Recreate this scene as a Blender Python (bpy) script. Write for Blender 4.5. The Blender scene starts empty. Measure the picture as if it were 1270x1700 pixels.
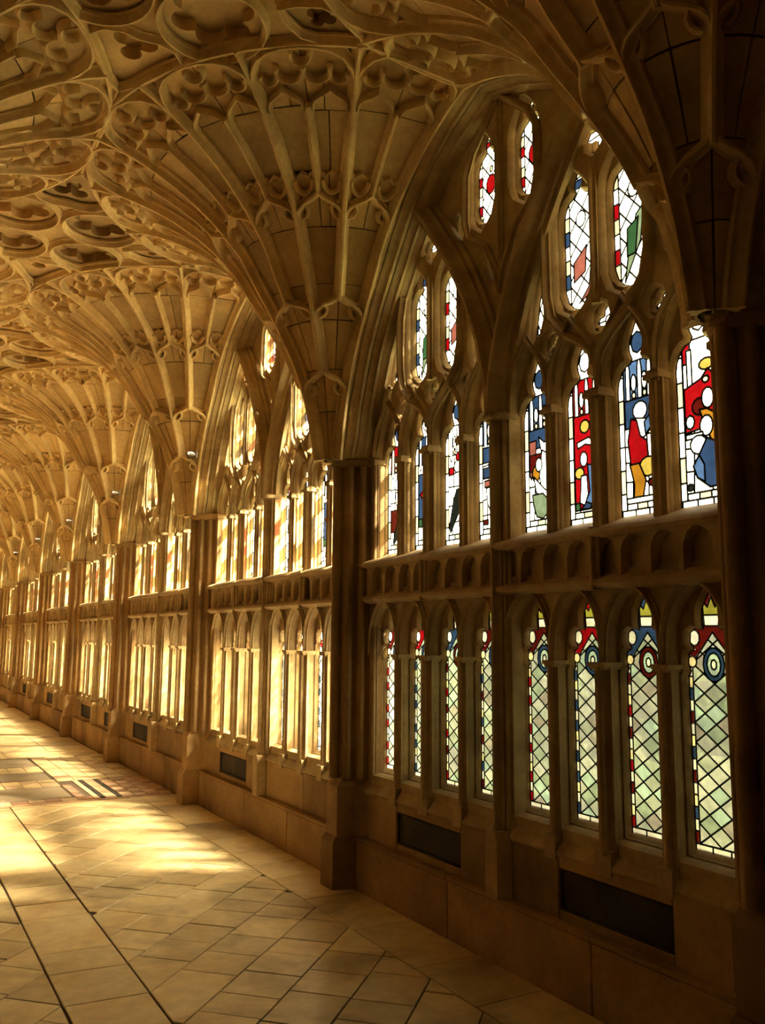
import bpy, math, random
from mathutils import Vector
from mathutils.geometry import delaunay_2d_cdt
random.seed(7)
C = bpy.context.scene.collection
SC = bpy.context.scene

# ------------------------------------------------------------------ units
# Everything is laid out in bay lengths (1 bay = 3.3 m) measured from the camera, then scaled.
S = 3.3
ZF = -0.4985                 # floor level below the eye, in bays
XG = 0.9237                  # glass plane
XC = 0.82                    # axis of the right-hand fans
XR = 0.298                   # longitudinal centre line of the walk
PY0 = 0.655                  # first pier on the right
CX = 0.90                    # origin plane of a window
def W3(x, y, z): return (x * S, y * S, (z - ZF) * S)

# ------------------------------------------------------------------ camera
YAW, PITCH, ROLL, FPX = 0.5197, 0.1437, 0.0071, 1443.7
cam_d = bpy.data.cameras.new('camera')
cam_d.sensor_fit = 'VERTICAL'; cam_d.sensor_height = 36.0
cam_d.lens = FPX / 1700.0 * 36.0
cam_d.clip_start = 0.05; cam_d.clip_end = 400
cam = bpy.data.objects.new('camera', cam_d); C.objects.link(cam)
fw = Vector((math.sin(YAW) * math.cos(PITCH), math.cos(YAW) * math.cos(PITCH), math.sin(PITCH)))
rt = Vector((math.cos(YAW), -math.sin(YAW), 0)); up = rt.cross(fw)
r2 = math.cos(ROLL) * rt + math.sin(ROLL) * up
u2 = -math.sin(ROLL) * rt + math.cos(ROLL) * up
from mathutils import Matrix
m = Matrix((r2, u2, -fw)).transposed().to_4x4()
m.translation = Vector((0, 0, -ZF * S))
cam.matrix_world = m
SC.camera = cam

# ------------------------------------------------------------------ light
w = bpy.data.worlds.new('overcast_sky'); SC.world = w; w.use_nodes = True
bg = w.node_tree.nodes['Background']
bg.inputs[0].default_value = (1.0, 0.95, 0.84, 1)
SKY = 22.0
bg.inputs[1].default_value = SKY
sun_d = bpy.data.lights.new('sun', 'SUN'); sun_d.energy = 430.0; sun_d.angle = math.radians(12)
sun_d.color = (1.0, 0.86, 0.64)
sun = bpy.data.objects.new('sun', sun_d); C.objects.link(sun)
sd = Vector((-0.58, 0.40, -0.71))
sun.rotation_euler = sd.to_track_quat('-Z', 'Y').to_euler()
sun.location = (12, -6, 12)
vs = SC.view_settings
vs.view_transform = 'Standard'; vs.look = 'None'; vs.gamma = 1.0; vs.use_curve_mapping = False
vs.exposure = -0.45
SC.cycles.max_bounces = 10; SC.cycles.diffuse_bounces = 6; SC.cycles.transparent_max_bounces = 24
SC.cycles.sample_clamp_indirect = 12.0

# ------------------------------------------------------------------ materials
def nodes(m):
    m.use_nodes = True
    nt = m.node_tree
    return nt, nt.nodes, nt.links
def stone(name, col, col2, scale=2.2, bump=0.35, rough=0.85, rnd=0.25, stain=(0.10, 0.055, 0.025), st=0.45, fine=28):
    m = bpy.data.materials.new(name); nt, N, L = nodes(m)
    b = N['Principled BSDF']; b.inputs['Roughness'].default_value = rough
    tc = N.new('ShaderNodeNewGeometry')
    n1 = N.new('ShaderNodeTexNoise'); n1.inputs['Scale'].default_value = scale; n1.inputs['Detail'].default_value = 8
    n1.inputs['Roughness'].default_value = 0.62
    n2 = N.new('ShaderNodeTexNoise'); n2.inputs['Scale'].default_value = fine; n2.inputs['Detail'].default_value = 6
    n3 = N.new('ShaderNodeTexNoise'); n3.inputs['Scale'].default_value = scale * 0.6; n3.inputs['Detail'].default_value = 10
    n3.inputs['Distortion'].default_value = 0.6
    for n in (n1, n2, n3): L.new(tc.outputs['Position'], n.inputs['Vector'])
    mx = N.new('ShaderNodeMix'); mx.data_type = 'RGBA'
    mx.inputs[6].default_value = (*col, 1); mx.inputs[7].default_value = (*col2, 1)
    r1 = N.new('ShaderNodeMapRange'); r1.inputs[1].default_value = 0.35; r1.inputs[2].default_value = 0.65
    L.new(n1.outputs[0], r1.inputs[0]); L.new(r1.outputs[0], mx.inputs[0])
    m2 = N.new('ShaderNodeMix'); m2.data_type = 'RGBA'; m2.inputs[7].default_value = (*stain, 1)
    r2_ = N.new('ShaderNodeMapRange'); r2_.inputs[1].default_value = 0.50; r2_.inputs[2].default_value = 0.66; r2_.inputs[4].default_value = st
    L.new(n3.outputs[0], r2_.inputs[0]); L.new(r2_.outputs[0], m2.inputs[0]); L.new(mx.outputs[2], m2.inputs[6])
    oi = N.new('ShaderNodeObjectInfo')
    r3 = N.new('ShaderNodeMapRange'); r3.inputs[3].default_value = 1 - rnd; r3.inputs[4].default_value = 1 + rnd * 0.6
    L.new(oi.outputs['Random'], r3.inputs[0])
    r4 = N.new('ShaderNodeMapRange'); r4.inputs[1].default_value = .2; r4.inputs[2].default_value = .8; r4.inputs[3].default_value = .82; r4.inputs[4].default_value = 1.14
    L.new(n2.outputs[0], r4.inputs[0])
    ml = N.new('ShaderNodeMath'); ml.operation = 'MULTIPLY'; L.new(r3.outputs[0], ml.inputs[0]); L.new(r4.outputs[0], ml.inputs[1])
    vm = N.new('ShaderNodeVectorMath'); vm.operation = 'SCALE'
    L.new(m2.outputs[2], vm.inputs[0]); L.new(ml.outputs[0], vm.inputs['Scale']); L.new(vm.outputs[0], b.inputs['Base Color'])
    bp = N.new('ShaderNodeBump'); bp.inputs['Strength'].default_value = bump; bp.inputs['Distance'].default_value = 0.02
    ad = N.new('ShaderNodeMath'); ad.operation = 'MULTIPLY_ADD'; ad.inputs[1].default_value = 0.35
    L.new(n2.outputs[0], ad.inputs[0]); L.new(n1.outputs[0], ad.inputs[2])
    L.new(ad.outputs[0], bp.inputs['Height']); L.new(bp.outputs[0], b.inputs['Normal'])
    return m
def plain(name, col, rough=0.6, metal=0.0):
    m = bpy.data.materials.new(name); nt, N, L = nodes(m)
    b = N['Principled BSDF']; b.inputs['Base Color'].default_value = (*col, 1)
    b.inputs['Roughness'].default_value = rough; b.inputs['Metallic'].default_value = metal
    n = N.new('ShaderNodeTexNoise'); n.inputs['Scale'].default_value = 40; bp = N.new('ShaderNodeBump'); bp.inputs['Strength'].default_value = .15
    L.new(n.outputs[0], bp.inputs['Height']); L.new(bp.outputs[0], b.inputs['Normal'])
    return m
M = {}
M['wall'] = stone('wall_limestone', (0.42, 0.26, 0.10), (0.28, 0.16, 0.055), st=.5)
M['shade_wall'] = stone('low_bounce_limestone', (0.22, 0.14, 0.06), (0.15, 0.09, 0.035), st=.5)  # wall limestone darkened so the unseen walls bounce less light onto the near bay
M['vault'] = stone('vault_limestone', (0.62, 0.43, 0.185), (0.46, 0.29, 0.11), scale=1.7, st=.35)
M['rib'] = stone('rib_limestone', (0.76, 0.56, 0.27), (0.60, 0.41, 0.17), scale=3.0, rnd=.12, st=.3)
M['tracery'] = stone('tracery_limestone', (0.50, 0.37, 0.18), (0.36, 0.24, 0.105), scale=4.0, rnd=.08, st=.35)
M['mortar'] = plain('old_mortar', (0.09, 0.06, 0.03), .95)
M['floor'] = stone('floor_sandstone', (0.86, 0.73, 0.44), (0.72, 0.54, 0.27), scale=2.4, bump=.22, rough=.34, rnd=.22, stain=(0.30, 0.22, 0.11), st=.85, fine=14)
M['ledger'] = stone('ledger_stone', (0.36, 0.30, 0.21), (0.26, 0.21, 0.14), scale=3, bump=.2, rough=.4)
M['tile'] = stone('red_tile', (0.52, 0.30, 0.18), (0.40, 0.22, 0.13), scale=6, bump=.2, rough=.45, rnd=.4)
M['buff'] = stone('buff_tile', (0.70, 0.52, 0.33), (0.58, 0.41, 0.25), scale=6, bump=.2, rough=.45, rnd=.3)
M['slate'] = stone('dark_slate', (0.035, 0.025, 0.018), (0.022, 0.016, 0.012), scale=5, bump=.15, rough=.85)
M['lead'] = plain('lead_came', (0.025, 0.025, 0.022), .55, .3)
M['metal'] = plain('grey_metal', (0.30, 0.28, 0.25), .35, .8)
M['grass'] = stone('lawn_grass', (0.13, 0.17, 0.06), (0.22, 0.25, 0.13), scale=.8, rough=.95, st=.2)
M['leaf'] = stone('shrub_leaves', (0.06, 0.12, 0.03), (0.16, 0.24, 0.07), scale=3, rough=.8, st=.2)
def glass_mat():
    m = bpy.data.materials.new('coloured_glass'); nt, N, L = nodes(m); N.remove(N['Principled BSDF'])
    o = N['Material Output']
    at = N.new('ShaderNodeAttribute'); at.attribute_name = 'tint'
    g = N.new('ShaderNodeNewGeometry')
    n = N.new('ShaderNodeTexNoise'); n.inputs['Scale'].default_value = 22; n.inputs['Detail'].default_value = 5
    L.new(g.outputs['Position'], n.inputs['Vector'])
    r = N.new('ShaderNodeMapRange'); r.inputs[1].default_value = .3; r.inputs[2].default_value = .7; r.inputs[3].default_value = .72; r.inputs[4].default_value = 1.12
    L.new(n.outputs[0], r.inputs[0])
    vm = N.new('ShaderNodeVectorMath'); vm.operation = 'SCALE'; L.new(at.outputs['Color'], vm.inputs[0]); L.new(r.outputs[0], vm.inputs['Scale'])
    t = N.new('ShaderNodeBsdfTransparent'); d = N.new('ShaderNodeBsdfTranslucent'); gl = N.new('ShaderNodeBsdfGlossy')
    gl.inputs['Roughness'].default_value = .15
    L.new(vm.outputs[0], t.inputs[0]); L.new(vm.outputs[0], d.inputs[0])
    mx = N.new('ShaderNodeMixShader'); L.new(at.outputs['Alpha'], mx.inputs[0]); L.new(t.outputs[0], mx.inputs[1]); L.new(d.outputs[0], mx.inputs[2])
    m2 = N.new('ShaderNodeMixShader'); m2.inputs[0].default_value = .03; L.new(mx.outputs[0], m2.inputs[1]); L.new(gl.outputs[0], m2.inputs[2])
    L.new(m2.outputs[0], o.inputs[0])
    return m
M['glass'] = glass_mat()
GC = dict(W=(.62, .60, .50), Y=(.105, .075, .012), A=(.075, .032, .002), R=(.065, .0006, .001), K=(.018, .001, .0006), B=(.0045, .010, .022),
          L=(.015, .030, .058), G=(.006, .018, .006), g=(.042, .056, .030), P=(.060, .018, .012), D=(.0022, .003, .002), O=(.16, .13, .065),
          q=(.150, .160, .120), r=(.115, .135, .095), s=(.185, .185, .150), t=(.135, .120, .095), c=(.150, .190, .150), w=(.26, .245, .19), y=(.11, .10, .012))
GC = {k: (c if k in 'WO' else tuple(x * (.50 if k in 'qrstcwy' else .72) for x in c)) for k, c in GC.items()}

# ------------------------------------------------------------------ mesh helpers
def prop(o, label=None, cat=None, group=None, kind=None):
    if label: o['label'] = label
    if cat: o['category'] = cat
    if group: o['group'] = group
    if kind: o['kind'] = kind
    return o
def empty(name, loc=(0, 0, 0), rz=0.0, **k):
    o = bpy.data.objects.new(name, None); C.objects.link(o); o.location = loc; o.rotation_euler = (0, 0, rz)
    o.empty_display_size = .2
    return prop(o, **k)
class MB:
    def __init__(s): s.v = []; s.f = []; s.c = []
    def add(s, v, f, col=None):
        n = len(s.v); s.v += [tuple(p) for p in v]; s.f += [tuple(i + n for i in q) for q in f]
        if col is not None: s.c += [col] * len(f)
        return s
    def box(s, a, b):
        x0, y0, z0 = a; x1, y1, z1 = b
        return s.add([(x0, y0, z0), (x1, y0, z0), (x1, y1, z0), (x0, y1, z0), (x0, y0, z1), (x1, y0, z1), (x1, y1, z1), (x0, y1, z1)],
                     [(0, 3, 2, 1), (4, 5, 6, 7), (0, 1, 5, 4), (1, 2, 6, 5), (2, 3, 7, 6), (3, 0, 4, 7)])
    def data(s, name, mat, smooth=None):
        me = bpy.data.meshes.new(name); me.from_pydata(s.v, [], s.f); me.update()
        if mat: me.materials.append(M[mat])
        if smooth:
            me.shade_smooth(); me.set_sharp_from_angle(angle=math.radians(smooth))
        if s.c:
            a = me.color_attributes.new('tint', 'FLOAT_COLOR', 'CORNER'); i = 0
            vals = []
            for q, col in zip(s.f, s.c):
                for _ in q: vals += [col[0], col[1], col[2], col[3]]
            a.data.foreach_set('color', vals)
        return me
    def obj(s, name, mat, parent=None, smooth=None, **k):
        o = bpy.data.objects.new(name, s.data(name, mat, smooth)); C.objects.link(o)
        if parent: o.parent = parent
        return prop(o, **k)
def link(name, me, parent=None, **k):
    o = bpy.data.objects.new(name, me); C.objects.link(o)
    if parent: o.parent = parent
    return prop(o, **k)
def kids_of(root):
    return list(root.children)
def dup(o, parent=None):
    c = o.copy(); C.objects.link(c)
    if parent is not None: c.parent = parent
    for k in o.children: dup(k, c)
    return c
def sweep(mb, pts, nrm, prof, closed=False, caps=True):
    n = len(pts); P = [Vector(p) for p in pts]; k = len(prof); vs_ = []
    for i in range(n):
        a = P[(i - 1) % n] if (closed or i > 0) else P[i]; b = P[(i + 1) % n] if (closed or i < n - 1) else P[i]
        t = (b - a).normalized(); N_ = Vector(nrm[i] if isinstance(nrm, list) else nrm)
        bi = t.cross(N_).normalized()
        sc_ = 1.0
        if 0 < i < n - 1:
            d = (P[i] - a).normalized().dot(t); sc_ = min(1.5, 1 / max(.5, d))
        for (pb, pn) in prof: vs_.append(P[i] + bi * pb * sc_ + N_ * pn)
    fs = []
    for i in range(n if closed else n - 1):
        j = (i + 1) % n
        for q in range(k - 1): fs.append((i * k + q, j * k + q, j * k + q + 1, i * k + q + 1))
    if caps and not closed:
        fs.append(tuple(range(k))); fs.append(tuple((n - 1) * k + q for q in reversed(range(k))))
    mb.add(vs_, fs)
    return mb
def mould(w_, h, n=1):
    """moulded rib section: fillet, hollow, roll"""
    return [(-w_, 0), (-w_, .30 * h), (-.72 * w_, .34 * h), (-.42 * w_, .55 * h), (-.38 * w_, .85 * h), (-.18 * w_, h), (.18 * w_, h), (.38 * w_, .85 * h), (.42 * w_, .55 * h), (.72 * w_, .34 * h), (w_, .30 * h), (w_, 0)]
def small(w_, h): return [(-w_, 0), (-.6 * w_, .8 * h), (0, h), (.6 * w_, .8 * h), (w_, 0)]
def poly_area(p): return sum(p[i][0] * p[(i + 1) % len(p)][1] - p[(i + 1) % len(p)][0] * p[i][1] for i in range(len(p))) / 2
def ccw(p): return list(p) if poly_area(p) > 0 else list(reversed(p))
def offset(p, d):
    """grow a ccw polygon outwards by d"""
    p = ccw(p); n = len(p); out = []
    for i in range(n):
        a = Vector(p[i - 1]); b = Vector(p[i]); c = Vector(p[(i + 1) % n])
        e1 = (b - a); e2 = (c - b)
        if e1.length < 1e-9 or e2.length < 1e-9: out.append(tuple(b)); continue
        n1 = Vector((e1.y, -e1.x)).normalized(); n2 = Vector((e2.y, -e2.x)).normalized()
        m_ = n1 + n2
        if m_.length < .2: m_ = n1
        m_ = m_.normalized(); k = d / max(.55, m_.dot(n1)); out.append((b.x + m_.x * k, b.y + m_.y * k))
    return out
def cdt_keep(polys, test):
    """triangulate an arrangement of polygons, keep triangles whose set of source polygons passes test"""
    V_ = []; F_ = []
    for p in polys:
        n = len(V_); V_ += [Vector(q) for q in p]; F_.append(list(range(n, n + len(p))))
    vo, eo, fo, ov, oe, of = delaunay_2d_cdt(V_, [], F_, 1, 1e-7, True)
    return vo, [f for f, s_ in zip(fo, of) if test(set(s_))]
def plate(mb, outer, holes, d0, d1, bev, mp, front=None):
    """pierced stone plate: front face at depth d0 with holes opened by bev, chamfer, straight reveal to d1"""
    big = [offset(h, bev) if bev else ccw(h) for h in holes]
    vo, fs = cdt_keep([ccw(outer)] + big, lambda s_: s_ == {0})
    mb.add([mp(v[0], v[1], d0) for v in vo], fs)
    for h, b in zip(holes, big):
        h = ccw(h); n = len(h)
        r = [mp(*q, d0) for q in b] + [mp(*q, d0 + (d1 - d0) * .5) for q in h] + [mp(*q, d1) for q in h]
        f = []
        for i in range(n):
            j = (i + 1) % n
            f += [(i, j, n + j, n + i), (n + i, n + j, 2 * n + j, 2 * n + i)]
        mb.add(r, f)
    return mb
def clip(poly, a, b, c):
    """keep a*x+b*y<=c"""
    out = []
    for i in range(len(poly)):
        p, q = poly[i], poly[(i + 1) % len(poly)]
        dp = a * p[0] + b * p[1] - c; dq = a * q[0] + b * q[1] - c
        if dp <= 0: out.append(p)
        if (dp < 0 < dq) or (dq < 0 < dp):
            t = dp / (dp - dq); out.append((p[0] + (q[0] - p[0]) * t, p[1] + (q[1] - p[1]) * t))
    return out
def prism(mb, poly, z0, z1, cham=0.0):
    poly = ccw(poly); n = len(poly); top = offset(poly, -cham) if cham else poly
    v = [W3(x, y, z0) for x, y in poly] + [W3(x, y, z1 - cham) for x, y in poly] + [W3(x, y, z1) for x, y in top]
    f = [tuple(range(2 * n, 3 * n))]
    for i in range(n):
        j = (i + 1) % n; f += [(i, j, n + j, n + i), (n + i, n + j, 2 * n + j, 2 * n + i)]
    mb.add(v, f); return mb
def wmap(u, z, x): return ((x - CX) * S, u * S, (z - ZF) * S)   # window-local

# ------------------------------------------------------------------ fan vault profile (radius, height)
PR = [(.022, .376), (.030, .43), (.043, .49), (.062, .55), (.088, .61), (.135, .69), (.168, .74), (.205, .80), (.27, .865), (.34, .915), (.42, .955), (.48, .975), (.532, .985)]
PL = [0]
for a_, b_ in zip(PR, PR[1:]): PL.append(PL[-1] + math.hypot(b_[0] - a_[0], b_[1] - a_[1]))
PL = [q / PL[-1] for q in PL]
def prof(s):
    s = max(0, min(1, s))
    for i in range(len(PL) - 1):
        if s <= PL[i + 1]:
            t = (s - PL[i]) / (PL[i + 1] - PL[i])
            p0 = PR[max(0, i - 1)]; p1 = PR[i]; p2 = PR[i + 1]; p3 = PR[min(len(PR) - 1, i + 2)]
            f = lambda k: .5 * (2 * p1[k] + (p2[k] - p0[k]) * t + (2 * p0[k] - 5 * p1[k] + 4 * p2[k] - p3[k]) * t * t + (3 * p1[k] - p0[k] - 3 * p2[k] + p3[k]) * t ** 3)
            return f(0), f(1)
    return PR[-1]
def s_at_r(r):
    lo, hi = 0, 1
    for _ in range(30):
        md = (lo + hi) / 2
        if prof(md)[0] < r: lo = md
        else: hi = md
    return lo
def smax(phi):
    a = math.radians(phi); r = .532
    r = min(r, .5 / max(1e-6, abs(math.cos(a))), (XC - XR) / max(1e-6, math.sin(a)) if math.sin(a) > 0 else 9)
    return s_at_r(r) if r < .532 else 1.0
def fan_pt(phi, s, h=0.0):
    """fan-local metres; h lifts off the surface into the room (bay units)"""
    a = math.radians(phi); r, z = prof(s); r1, z1 = prof(min(1, s + .01)); r0, z0 = prof(max(0, s - .01))
    tr, tz = r1 - r0, z1 - z0; l = math.hypot(tr, tz); nr, nz = tz / l, -tr / l
    dx, dy = -math.sin(a), -math.cos(a)
    rr = r + nr * h
    return Vector((dx * rr * S, dy * rr * S, (z + nz * h - ZF) * S)), Vector((dx * nr, dy * nr, nz))
# ------------------------------------------------------------------ arches in the window plane
ARCH_R = [(.495, .376), (.470, .43), (.458, .49), (.436, .55), (.412, .61), (.366, .69), (.33, .74), (.287, .80), (.236, .865), (.17, .92), (.10, .958), (.045, .98), (0, .995)]
def branch_u(z): return .854 * max(0, z - .376) ** 1.72
def arch_u(z):
    for (u0, z0), (u1, z1) in zip(ARCH_R, ARCH_R[1:]):
        if z <= z1: return u0 + (u1 - u0) * (z - z0) / (z1 - z0)
    return 0
def mirror(p): return [(-u, z) for u, z in p]
def shift(p, du): return [(u + du, z) for u, z in p]
def sym(half, uc):
    """half outline (bottom to top, u>=0, apex last with u=0)"""
    r = [(uc + u, z) for u, z in half]
    return r + [(uc - u, z) for u, z in reversed(half) if u > 1e-9]
def arc(cx, cz, r, a0, a1, n=6):
    return [(cx + r * math.cos(math.radians(a0 + (a1 - a0) * i / n)), cz + r * math.sin(math.radians(a0 + (a1 - a0) * i / n))) for i in range(n + 1)]
LC = [.065, .174, .283, .392]                    # light centres either side of the bay centre
upper_half = [(.040, .173), (.040, .352)] + [(.0405, .362), (.038, .376), (.031, .389), (.022, .397), (.014, .399), (.0105, .405), (.0145, .414), (.016, .424), (.013, .436), (.007, .448), (0, .464)]
lower_half = [(.040, -.267), (.040, -.047), (.036, -.040), (.040, -.030), (.038, -.017), (.029, -.012), (.036, -.003), (.035, .010), (.026, .016), (.014, .014), (.0155, .026), (.0150, .040), (.008, .053), (0, .064)]
panel_half = [(0, .484), (.008, .497), (.009, .508), (.006, .515), (.020, .522), (.031, .534), (.037, .552), (.037, .676), (.034, .690), (.025, .702), (.013, .707), (.008, .712), (.012, .722), (.010, .735), (0, .752)]
centre_half = [(0, .728), (.009, .742), (.010, .754), (.006, .762), (.020, .768), (.030, .780), (.034, .796), (.034, .872), (.030, .886), (.020, .896), (.011, .900), (.008, .905), (.011, .914), (.008, .926), (0, .938)]
def symc(half, uc):
    r = [(uc + u, z) for u, z in half]; l = [(uc - u, z) for u, z in reversed(half) if u > 1e-9]
    return r + l
side0 = [(.060, .492), (.076, .488), (.090, .500), (.098, .520), (.098, .612), (.091, .618), (.086, .605), (.073, .565)]
side3 = [(.364, .622), (.362, .560), (.368, .538), (.382, .528), (.400, .534), (.404, .550), (.392, .590), (.378, .618)]
def star(cx, cz, r, n=4, rot=45, inner=.42):
    p = []
    for i in range(n * 4):
        a = rot + i * 360 / (n * 4); q = [1, .82, inner, .82][i % 4]
        p.append((cx + r * q * math.cos(math.radians(a)), cz + r * q * math.sin(math.radians(a))))
    return p
def lens(cx, cz, w_, h, tilt=0):
    p = []
    for i in range(10):
        a = 2 * math.pi * i / 10; x, y = w_ * math.cos(a) * (1 if abs(math.sin(a)) < .9 else .6), h * math.sin(a)
        t = math.radians(tilt); p.append((cx + x * math.cos(t) - y * math.sin(t), cz + x * math.sin(t) + y * math.cos(t)))
    return p
OPEN = {'upper': [], 'lower': [], 'panel': [], 'centre': [], 'small': []}
for sg in (1, -1):
    for c in LC:
        OPEN['upper'].append(symc(upper_half, sg * c)); OPEN['lower'].append(symc(lower_half, sg * c))
    for c in (.174, .283): OPEN['panel'].append(symc(panel_half, sg * c))
    OPEN['centre'].append(symc(centre_half, sg * .062))
    for q in (side0, side3): OPEN['panel'].append(q if sg > 0 else mirror(q))
    for q in (star(.118, .466, .020, rot=0, inner=.5), star(.2285, .480, .022, rot=0, inner=.5), star(.341, .466, .019, rot=0, inner=.5), star(.2285, .786, .034, rot=0),
              lens(.398, .503, .010, .018, 15), lens(.131, .775, .009, .026, -12), lens(.038, .665, .008, .026, -12)):
        OPEN['small'].append(q if sg > 0 else mirror(q))
OPEN['small'].append(lens(0, .70, .009, .02))
ALLUP = OPEN['upper'] + OPEN['panel'] + OPEN['centre'] + OPEN['small']

# ------------------------------------------------------------------ stained glass pictures; x -1..1 across (image left to right), y 0..1 up the main light
def rect(x0, y0, x1, y1): return [(x0, y0), (x1, y0), (x1, y1), (x0, y1)]
def el(cx, cy, rx, ry, n=11): return [(cx + rx * math.cos(2 * math.pi * i / n), cy + ry * math.sin(2 * math.pi * i / n)) for i in range(n)]
def canopy(c1, c2='W'):
    o = [(c1, rect(-.72, .74, .72, .985))]
    for x, y in ((-.52, .72), (0.05, .70), (.5, .73)):
        o.append((c2, [(x - .10, y), (x, y - .035), (x + .10, y), (x + .10, .93), (x + .05, .985), (x - .05, .985), (x - .10, .93)]))
    for x in (-.24, .27): o += [('W', el(x, .845, .13, .055)), ('O', el(x, .765, .10, .022, 7))]
    return o
def base_rows():
    o = []
    for k, x in enumerate((-.72, -.24, .24)): o.append(('W' if k != 1 else 'O', rect(x, .045, x + .48, .085)))
    for k, x in enumerate((-.95, -.32, .32)): o.append(('W', rect(x, .0, x + .63, .045)))
    return o
PIC = {
 4: canopy('B') + [('B', rect(-.7, .60, .7, .74)), ('P', [(-.7, .66), (-.25, .66), (-.3, .50), (-.6, .38), (-.7, .42)]), ('K', rect(-.7, .44, .7, .56)), ('W', [(-.1, .68), (.25, .63), (.55, .68), (.45, .58), (.1, .53)]),
     ('W', [(.1, .58), (.7, .52), (.7, .20), (.2, .18), (-.1, .40)]), ('K', rect(.35, .17, .72, .27)), ('A', el(-.3, .42, .24, .06)), ('W', el(-.12, .48, .2, .05)), ('W', [(-.45, .40), (.2, .30), (.5, .27), (.3, .24), (-.3, .28)]),
     ('g', [(-.55, .27), (.1, .27), (.42, .22), (.4, .13), (.1, .09), (-.3, .11), (-.5, .2)])] + base_rows(),
 5: canopy('R') + [('R', rect(-.7, .10, .72, .74)), ('Y', el(-.1, .66, .26, .045)), ('G', el(.45, .66, .28, .06)), ('W', [(-.55, .56), (.1, .58), (.7, .50), (.7, .44), (.3, .52), (-.1, .54), (-.5, .52)]),
     ('K', rect(.3, .25, .72, .42)), ('W', el(-.2, .44, .2, .05)), ('Y', el(-.45, .35, .26, .04)), ('L', [(0, .40), (.3, .39), (.55, .25), (.7, .12), (.4, .105), (-.3, .11), (.1, .22)]),
     ('W', [(-.35, .33), (-.05, .33), (0, .2), (-.2, .13), (-.45, .15)]), ('G', rect(-.7, .10, -.45, .15)), ('B', [(-.4, .105), (.1, .105), (.2, .13), (-.1, .15)])] + base_rows(),
 6: canopy('L') + [('B', rect(-.7, .56, .72, .74)), ('W', el(.02, .66, .34, .058)), ('W', [(-.3, .62), (.3, .60), (.4, .5), (0, .48), (-.2, .5)]), ('R', [(-.42, .62), (-.15, .60), (0, .5), (.3, .46), (.35, .33), (-.5, .33), (-.6, .48)]),
     ('g', [(.45, .68), (.72, .68), (.72, .50), (.45, .52)]), ('P', [(.5, .60), (.62, .66), (.72, .62), (.60, .56)]), ('L', [(.2, .58), (.45, .62), (.5, .54), (.25, .5)]), ('W', [(.3, .5), (.72, .5), (.72, .22), (.5, .22), (.35, .34)]),
     ('Y', el(.32, .30, .42, .062)), ('A', [(-.55, .33), (-.1, .33), (.2, .22), (.05, .12), (-.4, .11), (-.35, .2)]), ('K', el(.5, .20, .22, .025, 8)), ('W', rect(-.72, .085, .72, .12))] + base_rows(),
 7: [('W', rect(-.72, .70, .72, .985)), ('R', rect(-.72, .85, -.4, .985)), ('W', rect(-.55, .70, -.35, .93)), ('Y', el(.25, .82, .3, .035)), ('R', [(-.7, .70), (.0, .74), (.3, .79), (.7, .72), (.7, .46), (-.7, .44)]), ('O', el(.2, .73, .14, .02, 7)), ('K', el(-.1, .58, .3, .05)),
     ('W', el(.25, .62, .24, .06)), ('A', [(-.1, .56), (.2, .56), (.7, .5), (.7, .32), (.3, .38), (.1, .46)]), ('W', el(.15, .46, .26, .06)), ('W', el(-.5, .50, .18, .04, 8)), ('W', rect(-.7, .40, .0, .43)), ('W', el(-.2, .36, .34, .055)),
     ('B', [(.15, .39), (.7, .34), (.72, .11), (.2, .105), (-.3, .17), (-.45, .24), (-.2, .30)]), ('L', [(-.45, .24), (-.2, .30), (.0, .24), (.0, .14), (-.3, .17)]), ('D', el(-.6, .12, .14, .02, 7))] + base_rows(),
 0: canopy('R') + [('R', el(.25, .71, .4, .05)), ('W', el(-.1, .63, .28, .05)), ('W', el(.5, .6, .2, .04)), ('K', rect(-.7, .20, .0, .40)), ('W', [(-.3, .56), (.4, .56), (.45, .42), (-.1, .4)]), ('D', [(0, .42), (.5, .44), (.35, .20), (-.4, .09), (-.5, .12), (-.1, .28)]), ('A', el(.5, .17, .28, .04)), ('g', rect(.2, .085, .72, .12))] + base_rows(),
 1: canopy('B') + [('B', rect(-.7, .26, .0, .66)), ('W', el(.2, .62, .3, .06)), ('R', [(-.6, .48), (.0, .56), (.6, .55), (.5, .44), (-.2, .42)]), ('Y', [(-.1, .42), (.6, .44), (.6, .32), (.1, .32)]), ('G', rect(-.7, .2, -.35, .27)), ('W', [(.1, .33), (.6, .32), (.1, .14), (-.3, .12), (0, .2)]), ('R', [(.3, .26), (.72, .27), (.72, .14), (.2, .11), (.1, .16)])] + base_rows(),
 2: canopy('W') + [('R', el(.25, .72, .4, .045)), ('R', rect(-.7, .58, -.3, .64)), ('W', el(0, .64, .28, .05)), ('W', el(.55, .64, .2, .05)), ('R', el(.3, .57, .2, .03)), ('D', [(-.1, .45), (.4, .46), (.2, .28), (-.6, .10), (-.7, .16), (-.35, .36)]), ('L', [(.45, .40), (.72, .38), (.72, .28), (.5, .3)]), ('A', [(.3, .42), (.45, .4), (.4, .28), (.15, .27)]), ('W', el(.45, .5, .24, .06)), ('W', el(.4, .18, .3, .1))] + base_rows(),
 3: canopy('B') + [('B', rect(-.7, .60, .72, .72)), ('g', [(.0, .72), (.6, .72), (.6, .62), (.25, .58)]), ('W', [(-.2, .7), (.1, .72), (.35, .58), (.1, .54)]), ('B', rect(-.7, .48, .72, .56)), ('P', [(-.6, .46), (.2, .46), (.0, .41), (-.6, .41)]), ('W', [(-.5, .4), (.7, .42), (.7, .18), (.0, .16), (-.4, .28)]), ('K', rect(-.72, .12, -.35, .155))] + base_rows(),
}
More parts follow.
